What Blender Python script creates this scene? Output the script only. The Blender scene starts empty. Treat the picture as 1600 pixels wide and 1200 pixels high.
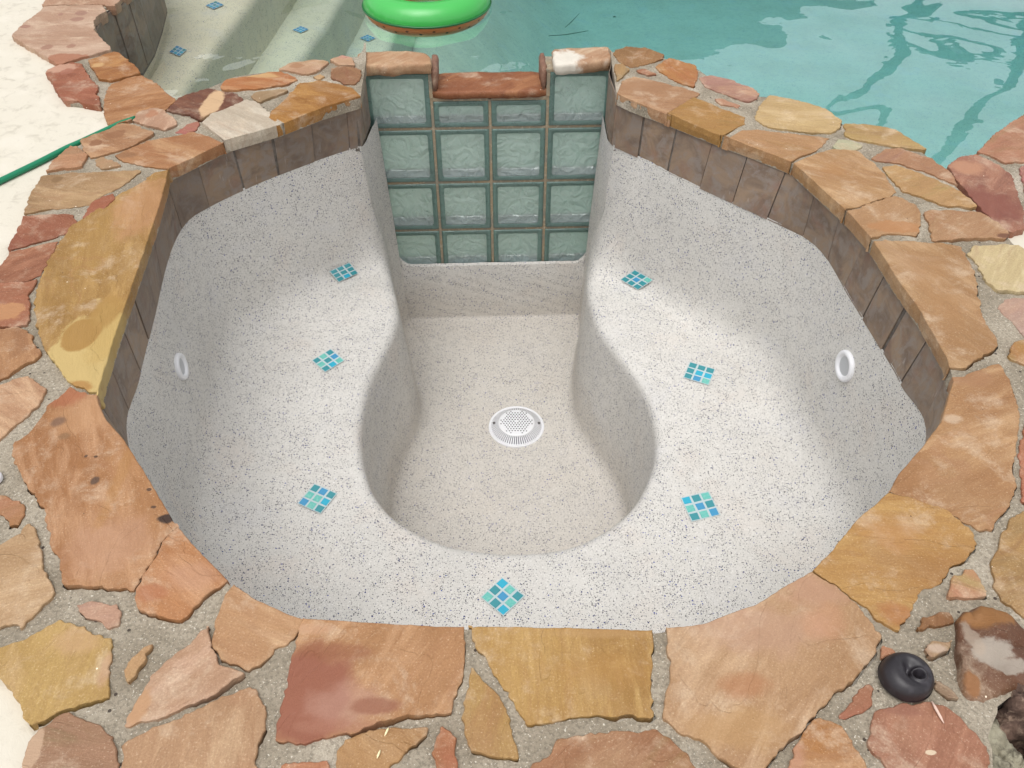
import bpy, bmesh, math, random
from mathutils import Vector, noise, geometry
from mathutils.bvhtree import BVHTree
random.seed(7)
R = math.radians
scene = bpy.context.scene
COL = scene.collection

# ------------------------------------------------------------------ camera
TH = R(44.0); F = 1350.0; CH = 1.16
CT, ST = math.cos(TH), math.sin(TH)
cam_d = bpy.data.cameras.new('camera'); cam = bpy.data.objects.new('camera', cam_d); COL.objects.link(cam)
cam.location = (0, 0, CH); cam.rotation_euler = (R(90) - TH, 0, 0)
cam_d.sensor_width = 36; cam_d.lens = F / 1600 * 36; cam_d.clip_start = 0.02; cam_d.clip_end = 500
scene.camera = cam

def ray(px, py):
    u = (px - 800) / F; v = (600 - py) / F
    return Vector((u, CT + v * ST, -ST + v * CT))
def U(px, py, z=0.0):
    d = ray(px, py); t = (z - CH) / d.z
    return Vector((d.x * t, d.y * t, z))
def UY(px, py, p0, n):
    """meet of the sight line with an upright plane"""
    d = ray(px, py); o = Vector((0, 0, CH)); t = (Vector(p0) - o).dot(n) / d.dot(n)
    return o + d * t
def lin(c):
    return tuple(((x / 255) / 12.92 if x / 255 <= .04045 else ((x / 255 + .055) / 1.055) ** 2.4) for x in c[:3]) + (1,)
def fbm(p, o=4):
    return noise.fractal(Vector(p), 1.0, 2.0, o)

# ------------------------------------------------------------------ objects
def tag(o, label=None, cat=None, group=None, kind=None):
    if label: o['label'] = label
    if cat: o['category'] = cat
    if group: o['group'] = group
    if kind: o['kind'] = kind
    return o
def empty(name, loc, label=None, cat=None, group=None, kind=None):
    o = bpy.data.objects.new(name, None); COL.objects.link(o); o.location = loc; o.empty_display_size = .05
    return tag(o, label, cat, group, kind)
def mesh_obj(name, verts, faces, mats, parent=None, smooth=False, mi=None):
    me = bpy.data.meshes.new(name)
    off = Vector(parent_world(parent)) if parent else Vector((0, 0, 0))
    me.from_pydata([tuple(Vector(v) - off) for v in verts], [], faces)
    for m in (mats if isinstance(mats, (list, tuple)) else [mats]): me.materials.append(m)
    if mi: me.polygons.foreach_set('material_index', mi)
    if smooth: me.polygons.foreach_set('use_smooth', [True] * len(me.polygons))
    me.update()
    o = bpy.data.objects.new(name, me); COL.objects.link(o)
    if parent: o.parent = parent
    return o
def parent_world(p):
    v = Vector((0, 0, 0))
    while p: v += Vector(p.location); p = p.parent
    return v
class MB:
    def __init__(s): s.v = []; s.f = []; s.m = []
    def add(s, vs, fs, m=0):
        b = len(s.v); s.v += [Vector(v) for v in vs]; s.f += [tuple(i + b for i in f) for f in fs]; s.m += [m] * len(fs)
    def box(s, x0, x1, y0, y1, z0, z1, m=0, T=None):
        vs = [(x, y, z) for z in (z0, z1) for y in (y0, y1) for x in (x0, x1)]
        if T: vs = [T(*v) for v in vs]
        s.add(vs, [(0, 2, 3, 1), (4, 5, 7, 6), (0, 1, 5, 4), (2, 6, 7, 3), (0, 4, 6, 2), (1, 3, 7, 5)], m)
    def tube(s, pts, r, n=10, m=0, cap=True):
        pts = [Vector(p) for p in pts]; rs = r if isinstance(r, (list, tuple)) else [r] * len(pts)
        b = len(s.v); vs = []
        for i, p in enumerate(pts):
            d = (pts[min(i + 1, len(pts) - 1)] - pts[max(i - 1, 0)]).normalized()
            up = Vector((0, 0, 1)) if abs(d.z) < .9 else Vector((1, 0, 0))
            a = d.cross(up).normalized(); c = a.cross(d)
            for k in range(n):
                t = 2 * math.pi * k / n; vs.append(p + (a * math.cos(t) + c * math.sin(t)) * rs[i])
        fs = [(i * n + k, i * n + (k + 1) % n, (i + 1) * n + (k + 1) % n, (i + 1) * n + k) for i in range(len(pts) - 1) for k in range(n)]
        if cap: fs += [tuple(range(n))[::-1], tuple((len(pts) - 1) * n + k for k in range(n))]
        s.add(vs, fs, m)
    def lathe(s, prof, n=48, T=None, m=0):
        vs = []; fs = []
        for r, z in prof:
            for k in range(n):
                t = 2 * math.pi * k / n; v = (r * math.cos(t), r * math.sin(t), z); vs.append(T(*v) if T else v)
        for i in range(len(prof) - 1):
            for k in range(n): fs.append((i * n + k, i * n + (k + 1) % n, (i + 1) * n + (k + 1) % n, (i + 1) * n + k))
        s.add(vs, fs, m)
    def build(s, name, mats, parent=None, smooth=False):
        return mesh_obj(name, s.v, s.f, mats, parent, smooth, s.m)
def bevel(o, w, seg=2, ang=30):
    b = o.modifiers.new('bevel', 'BEVEL'); b.width = w; b.segments = seg; b.limit_method = 'ANGLE'; b.angle_limit = R(ang)
    return o

# ------------------------------------------------------------------ node helper
class NT:
    def __init__(s, name):
        s.mat = bpy.data.materials.new(name); s.mat.use_nodes = True; s.t = s.mat.node_tree; s.t.nodes.clear()
        s.out = s.t.nodes.new('ShaderNodeOutputMaterial')
    def n(s, typ, ins=None, **kw):
        nd = s.t.nodes.new('ShaderNode' + typ)
        for k, v in kw.items(): setattr(nd, k, v)
        for k, v in (ins or {}).items(): s.set(nd.inputs[k], v)
        return nd
    def set(s, sock, v):
        if isinstance(v, bpy.types.NodeSocket): s.t.links.new(v, sock)
        elif isinstance(v, bpy.types.Node): s.t.links.new(v.outputs[0], sock)
        else: sock.default_value = v
    def pos(s): return s.n('NewGeometry').outputs['Position']
    def math(s, op, a, b=0.0, c=None, clamp=False):
        nd = s.n('Math', operation=op, use_clamp=clamp); s.set(nd.inputs[0], a); s.set(nd.inputs[1], b)
        if c is not None: s.set(nd.inputs[2], c)
        return nd.outputs[0]
    def vmath(s, op, a, b=(0, 0, 0), out=0):
        nd = s.n('VectorMath', operation=op); s.set(nd.inputs[0], a)
        if op == 'SCALE': s.set(nd.inputs['Scale'], b)
        else: s.set(nd.inputs[1], b)
        return nd.outputs[out]
    def noise(s, vec, scale, detail=4, rough=.55, dist=0.0, out=0):
        return s.n('TexNoise', {'Vector': vec, 'Scale': scale, 'Detail': detail, 'Roughness': rough, 'Distortion': dist}).outputs[out]
    def ramp(s, v, lo, hi, a=0.0, b=1.0, smooth=True):
        nd = s.n('MapRange', interpolation_type='SMOOTHSTEP' if smooth else 'LINEAR')
        s.set(nd.inputs[0], v); nd.inputs[1].default_value = lo; nd.inputs[2].default_value = hi
        nd.inputs[3].default_value = a; nd.inputs[4].default_value = b
        return nd.outputs[0]
    def mix(s, f, a, b, blend='MIX'):
        nd = s.n('Mix', data_type='RGBA', blend_type=blend); s.set(nd.inputs[0], f); s.set(nd.inputs[6], a); s.set(nd.inputs[7], b)
        return nd.outputs[2]
    def bump(s, h, dist=.001, strength=1.0, normal=None):
        nd = s.n('Bump', {'Height': h, 'Distance': dist, 'Strength': strength})
        if normal is not None: s.set(nd.inputs['Normal'], normal)
        return nd.outputs[0]
    def schlick(s, nrm, f0, pw=5.0):
        g = s.n('NewGeometry'); c = s.math('ABSOLUTE', s.vmath('DOT_PRODUCT', g.outputs['Incoming'], nrm, out=1))
        return s.math('MULTIPLY_ADD', s.math('POWER', s.math('SUBTRACT', 1.0, c, clamp=True), pw), 1 - f0, f0)
    def principled(s, color, rough=.6, normal=None, **kw):
        b = s.n('BsdfPrincipled'); s.set(b.inputs['Base Color'], color); s.set(b.inputs['Roughness'], rough)
        if normal is not None: s.set(b.inputs['Normal'], normal)
        for k, v in kw.items(): s.set(b.inputs[k.replace('_', ' ')], v)
        s.t.links.new(b.outputs[0], s.out.inputs['Surface']); return s.mat

def plain(name, rgb, rough=.5, **kw):
    m = NT(name); return m.principled(lin(rgb), rough, **kw)

# ------------------------------------------------------------------ materials
def plaster_mat(name, base, base2, dens=1.0, well_shade=False):
    m = NT(name); p = m.pos()
    cl = m.noise(p, 3.2, 4, .6)
    clump = m.noise(p, 22, 3, .6)
    col = m.mix(m.ramp(cl, .35, .7), lin(base), lin(base2))
    tn = m.noise(p, 5.5, 4, .6, .3)
    col = m.mix(m.ramp(tn, .52, .72, 0, .5), col, m.mix(.5, col, lin((212, 196, 182))))
    col = m.mix(m.ramp(tn, .28, .46, .45, 0), col, m.mix(.5, col, lin((200, 200, 206))))
    if well_shade:   # footwell shade and warm bounce light painted in towards the bottom
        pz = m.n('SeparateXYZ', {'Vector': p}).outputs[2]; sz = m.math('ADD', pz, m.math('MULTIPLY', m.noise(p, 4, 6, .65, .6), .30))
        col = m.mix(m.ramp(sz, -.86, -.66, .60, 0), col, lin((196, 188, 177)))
    # fine quartz grain
    g = m.noise(p, 420, 2, .6)
    col = m.mix(m.ramp(g, .35, .72, 0, .30), col, lin((150, 148, 142)))
    g2 = m.noise(p, 260, 2, .6)
    col = m.mix(m.ramp(g2, .55, .75, 0, .5), col, lin((248, 247, 245)))
    def dots(scale, r0, r1, keep, c1, c2, off):
        v = m.n('TexVoronoi', {'Vector': m.vmath('ADD', p, off), 'Scale': scale, 'Randomness': 1.0})
        rnd = m.n('SeparateColor', {'Color': v.outputs['Color']})
        rad = m.math('MULTIPLY_ADD', rnd.outputs[0], r1 - r0, r0)
        thr = m.math('ADD', keep, m.math('MULTIPLY', m.math('SUBTRACT', clump, .5), 1.7))
        on = m.math('LESS_THAN', rnd.outputs[1], thr)
        f = m.math('MULTIPLY', m.math('LESS_THAN', v.outputs['Distance'], rad), on)
        return f, m.mix(rnd.outputs[2], lin(c1), lin(c2))
    f, c = dots(290, .18, .40, .40 * dens, (112, 110, 108), (160, 157, 156), (3, 1, 2)); col = m.mix(f, col, c)
    f, c = dots(215, .16, .38, .32 * dens, (58, 58, 66), (110, 108, 110), (0, 0, 0)); col = m.mix(f, col, c)
    f, c = dots(128, .12, .27, .30 * dens, (30, 36, 84), (58, 68, 140), (5, 7, 1)); col = m.mix(f, col, c)
    h = m.math('ADD', m.math('MULTIPLY', g, .5), m.math('MULTIPLY', cl, 3.0))
    return m.principled(col, .72, m.bump(h, .0012, .5), **{'Specular_IOR_Level': .3})
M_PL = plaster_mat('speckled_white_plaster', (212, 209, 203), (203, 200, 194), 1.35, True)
M_PLP = plaster_mat('speckled_beige_plaster', (226, 214, 182), (214, 202, 170), .6)

def tile_mat():
    m = NT('brown_slate_tile'); p = m.pos()
    info = m.n('Attribute', attribute_name='tint'); sep = m.n('SeparateColor', {'Color': info.outputs['Color']})
    q = m.vmath('ADD', p, m.vmath('SCALE', info.outputs['Vector'], 3.0))
    n1 = m.noise(m.vmath('MULTIPLY', q, (9, 9, 14)), 1.0, 6, .62, .8)
    n2 = m.noise(q, 26, 6, .68, .8)
    col = m.mix(m.ramp(n1, .34, .62), lin((108, 90, 76)), lin((142, 120, 98)))
    col = m.mix(m.ramp(n2, .44, .64, 0, .75), col, lin((136, 126, 118)))
    rust = m.noise(q, 14, 5, .6, .4)
    col = m.mix(m.ramp(rust, .52, .72, 0, .65), col, lin((132, 98, 80)))
    sc = m.noise(m.vmath('MULTIPLY', q, (60, 60, 12)), 1.0, 4, .7)
    col = m.mix(m.ramp(sc, .62, .75, 0, .5), col, lin((176, 168, 162)))
    col = m.mix(m.math('MULTIPLY', sep.outputs[0], .45), col, lin((94, 84, 78)))
    return m.principled(col, .55, m.bump(m.math('ADD', n1, m.math('MULTIPLY', sc, .6)), .004, .7))
M_TILE = tile_mat()
def noisy(name, c1, c2, scale, rough=.8, bumpd=.001, c3=None, scale2=200, stretch=(1, 1, 1)):
    m = NT(name); p = m.vmath('MULTIPLY', m.pos(), stretch)
    a = m.noise(p, scale, 5, .6, .2); b = m.noise(p, scale2, 3, .65)
    col = m.mix(m.ramp(a, .35, .65), lin(c1), lin(c2))
    if c3: col = m.mix(m.ramp(b, .50, .72, 0, .8), col, lin(c3))
    return m.principled(col, rough, m.bump(m.math('ADD', a, b), bumpd, .8))
M_GROUT = noisy('grey_grout', (84, 76, 70), (116, 108, 100), 30, .9, .001, (100, 94, 88))
M_DARK = noisy('dark_brown_bedding', (34, 27, 22), (52, 42, 34), 40)  # dark brown lining of the hole

def mortar_mat():
    m = NT('sandy_grey_mortar'); p = m.pos()
    a = m.noise(p, 7, 5, .6, .4); b = m.noise(p, 190, 4, .7); c = m.noise(p, 2.3, 3, .5)
    col = m.mix(m.ramp(a, .38, .62), lin((142, 131, 113)), lin((166, 155, 137)))
    col = m.mix(m.ramp(m.math('MULTIPLY', a, c), .27, .40, 0, .85), col, lin((188, 177, 160)))
    col = m.mix(m.ramp(b, .42, .66, 0, .55), col, lin((94, 86, 72)))
    col = m.mix(m.ramp(m.noise(p, 320, 2, .5), .62, .72, 0, .8), col, lin((220, 212, 196)))
    v = m.n('TexVoronoi', {'Vector': p, 'Scale': 75.0}); s = m.n('SeparateColor', {'Color': v.outputs['Color']})
    f = m.math('MULTIPLY', m.math('LESS_THAN', v.outputs['Distance'], .2), m.math('GREATER_THAN', s.outputs[0], .93))
    col = m.mix(f, col, lin((70, 60, 52)))
    h = m.math('ADD', m.math('MULTIPLY', a, 3.0), b)
    return m.principled(col, .9, m.bump(h, .003, .9))
M_MORT = mortar_mat()

def deck_mat():
    m = NT('cream_deck_coating'); p = m.pos()
    a = m.noise(p, 26, 5, .65, .6); b = m.noise(p, 9, 3, .6)
    col = m.mix(m.ramp(a, .50, .70, 0, .6), lin((206, 199, 183)), lin((176, 168, 152)))
    col = m.mix(m.ramp(m.noise(p, 60, 5, .75, .5), .62, .74, 0, .7), col, lin((160, 151, 136)))
    col = m.mix(m.ramp(b, .5, .7, 0, .5), col, lin((214, 207, 193)))
    return m.principled(col, .8, m.bump(a, .002, .8))
M_DECK = deck_mat()

def stone_mat(cols, pts, seed, blobs=(), ang=None, band=.5):
    rnd = random.Random(seed)
    m = NT('sandstone'); p0 = m.pos()
    ang = rnd.uniform(0, math.pi) if ang is None else R(ang)
    mp = m.n('Mapping', {'Vector': p0, 'Location': (rnd.uniform(-9, 9), rnd.uniform(-9, 9), rnd.uniform(-9, 9)), 'Rotation': (0, 0, ang)})
    q = mp.outputs[0]
    def soft(x):
        g = .3 * x[0] + .55 * x[1] + .15 * x[2]; t = [(g + (v - g) * .86) * .86 for v in x]; return (t[0], t[1] * .99, t[2] * .94)
    c = [lin(soft(x)) for x in cols]
    if len(c) > 1: c[1] = tuple(v * .90 for v in c[1][:3]) + (1,)
    if len(c) > 2: c[2] = tuple(min(1, v * 1.12) for v in c[2][:3]) + (1,)
    while len(c) < 3: c.append(tuple(min(1, x * rnd.uniform(.8, 1.2)) for x in c[-1][:3]) + (1,))
    big = m.noise(m.vmath('MULTIPLY', q, (2.2, 5.5, 2.2)), 1.0, 5, .55, .5)
    mid = m.noise(m.vmath('MULTIPLY', q, (5, 16, 5)), 1.0, 6, .6, .9)
    col = m.mix(m.ramp(big, .36, .64), c[0], c[1])
    col = m.mix(m.ramp(mid, .46, .68, 0, .85), col, c[2])
    pk = m.noise(m.vmath('MULTIPLY', q, (3.5, 6, 3.5)), 1.3, 6, .66, 1.2)
    rose = [(208, 168, 144), (214, 182, 146), (196, 132, 98), (206, 178, 156), (178, 118, 80)][rnd.randrange(5)]
    col = m.mix(m.ramp(pk, .50, .66, 0, rnd.uniform(.35, .7)), col, m.mix(.35, c[0], lin(soft(rose))))
    # iron rings: a warped coordinate cut into soft bands
    warp = m.noise(m.vmath('MULTIPLY', q, (3, 4, 3)), 1.0, 3, .5)
    sx = m.n('SeparateXYZ', {'Vector': q}).outputs[1]
    ph = m.math('MULTIPLY_ADD', sx, rnd.uniform(50, 90), m.math('MULTIPLY', warp, rnd.uniform(24, 42)))
    bd = m.math('SINE', ph)
    bd2 = m.math('SINE', m.math('MULTIPLY', ph, 2.7))
    zone = m.ramp(m.noise(q, 3.3, 2, .5), .45, .65)
    col = m.mix(m.math('MULTIPLY', m.math('MULTIPLY', m.ramp(m.math('ADD', bd, bd2), .5, 1.9), zone), band), col, m.mix(.5, c[2], lin((128, 76, 44))))
    # pale dusty bloom, dark grain and pin spots
    dust = m.noise(p0, 11, 6, .7, .3)
    col = m.mix(m.ramp(dust, 0.50, .70, 0, .46), col, lin((218, 198, 172)))
    stri = m.noise(m.vmath('MULTIPLY', q, (14, 120, 14)), 1.0, 5, .65, .6); blot = m.noise(p0, 34, 5, .7, .4)
    col = m.mix(m.ramp(stri, .40, .70, .24, 0), col, m.mix(.55, c[1], lin((104, 64, 38))))
    col = m.mix(m.ramp(blot, .50, .74, 0, .26), col, m.mix(.4, c[2], lin((120, 78, 50))))
    gr = m.noise(p0, 330, 3, .7)
    col = m.mix(m.ramp(gr, .30, .60, .22, 0), col, lin((96, 62, 44)))
    col = m.mix(m.ramp(gr, .58, .75, 0, .35), col, lin((236, 214, 186)))
    v = m.n('TexVoronoi', {'Vector': p0, 'Scale': 42.0}); s = m.n('SeparateColor', {'Color': v.outputs['Color']})
    f = m.math('MULTIPLY', m.math('LESS_THAN', v.outputs['Distance'], .06), m.math('GREATER_THAN', s.outputs[0], .86))
    col = m.mix(f, col, m.mix(m.math('GREATER_THAN', s.outputs[1], .5), lin((70, 48, 38)), lin((246, 228, 204))))
    nz = m.noise(p0, 15, 7, .68, out=1)
    for (bx, by, rx, ry, bc, sf, *k) in blobs:
        C = U(bx, by, 0); ex = abs(U(bx + rx, by, 0).x - C.x); ey = abs(U(bx, by - ry, 0).y - C.y)
        d = m.vmath('SUBTRACT', p0, tuple(C)); d = m.vmath('MULTIPLY', d, (1 / ex, 1 / ey, 0))
        d = m.vmath('ADD', d, m.vmath('SCALE', m.vmath('SUBTRACT', nz, (.5, .5, .5)), (k[1] if len(k) > 1 else 1.6) * 1.25))
        ln = m.vmath('LENGTH', d, out=1)
        col = m.mix(m.ramp(ln, 1 - sf * .75, 1 + sf * .75, (k[0] if k else .85) * (.72 if sf >= .5 else 1), 0), col, lin(soft(bc)))
    # flakes and hairline cracks
    fl = m.noise(m.vmath('MULTIPLY', q, (5, 9, 5)), 1.0, 3, .5, .7)
    st = m.math('FRACT', m.math('MULTIPLY', fl, 5.0))
    step = m.math('ADD', m.math('FLOOR', m.math('MULTIPLY', fl, 5.0)), m.ramp(st, 0, .06))
    ck = m.math('MULTIPLY', m.ramp(m.math('ABSOLUTE', m.math('SUBTRACT', st, .03)), 0, .016, 1, 0), m.ramp(m.noise(q, 5, 2, .5), .55, .68))
    col = m.mix(m.math('MULTIPLY', ck, .16), col, lin((120, 74, 48)))
    h = m.math('ADD', m.math('MULTIPLY', step, .40), m.math('ADD', m.math('MULTIPLY', mid, 2.4), m.math('ADD', m.math('MULTIPLY', gr, .4), m.math('MULTIPLY', stri, .5))))
    return m.principled(col, m.ramp(dust, .3, .7, .5, .72), m.bump(h, .0024, .8), **{'Specular_IOR_Level': .35})

# ------------------------------------------------------------------ outlines
def chaikin(P, it=1, k=.22):
    for _ in range(it):
        Q = []
        for i in range(len(P)):
            a, b = P[i], P[(i + 1) % len(P)]; Q += [a.lerp(b, k), a.lerp(b, 1 - k)]
        P = Q
    return P
def resample(P, step, closed=True):
    out = []; n = len(P)
    for i in range(n if closed else n - 1):
        a, b = P[i], P[(i + 1) % n]; k = max(1, round((b - a).length / step))
        out += [a.lerp(b, j / k) for j in range(k)]
    if not closed: out.append(P[-1])
    return out
def area(P): return sum(P[i].x * P[(i + 1) % len(P)].y - P[(i + 1) % len(P)].x * P[i].y for i in range(len(P))) / 2
def normals(P):
    """outward normals of a counter-clockwise outline"""
    N = []
    for i in range(len(P)):
        t = P[(i + 1) % len(P)] - P[i - 1]; N.append(Vector((t.y, -t.x, 0)).normalized())
    return N
def offset(P, d):
    return [p + n * (d(p, n) if callable(d) else d) for p, n in zip(P, normals(P))]
def inside(P, x, y):
    c = False; j = len(P) - 1
    for i in range(len(P)):
        a, b = P[i], P[j]
        if (a.y > y) != (b.y > y) and x < (b.x - a.x) * (y - a.y) / (b.y - a.y) + a.x: c = not c
        j = i
    return c
def fill(outer, holes, grid, jitter=.25):
    """triangles of a region with holes, with inner points for relief"""
    vs = []; es = []
    for P in [outer] + holes:
        b = len(vs); vs += [Vector((p.x, p.y)) for p in P]; es += [(b + i, b + (i + 1) % len(P)) for i in range(len(P))]
    bb = []
    for P in holes: bb.append((min(p.x for p in P), max(p.x for p in P), min(p.y for p in P), max(p.y for p in P), P))
    def in_hole(x, y): return any(a <= x <= b and c <= y <= d and inside(P, x, y) for a, b, c, d, P in bb)
    if grid:
        x0, x1 = min(p.x for p in outer), max(p.x for p in outer); y0, y1 = min(p.y for p in outer), max(p.y for p in outer)
        y = y0 + grid / 2
        while y < y1:
            x = x0 + grid / 2
            while x < x1:
                gx, gy = x + random.uniform(-1, 1) * grid * jitter, y + random.uniform(-1, 1) * grid * jitter
                if inside(outer, gx, gy) and not in_hole(gx, gy): vs.append(Vector((gx, gy)))
                x += grid
            y += grid
    V, E, Fc, *_ = geometry.delaunay_2d_cdt(vs, es, [], 0, 1e-6)
    T = []
    for f in Fc:
        cx = sum(V[i].x for i in f) / len(f); cy = sum(V[i].y for i in f) / len(f)
        if inside(outer, cx, cy) and not in_hole(cx, cy):
            f = list(f); a, b, c = (V[i] for i in f[:3])
            if (b - a).cross(c - a) < 0: f.reverse()
            T.append(f)
    return V, T

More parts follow.
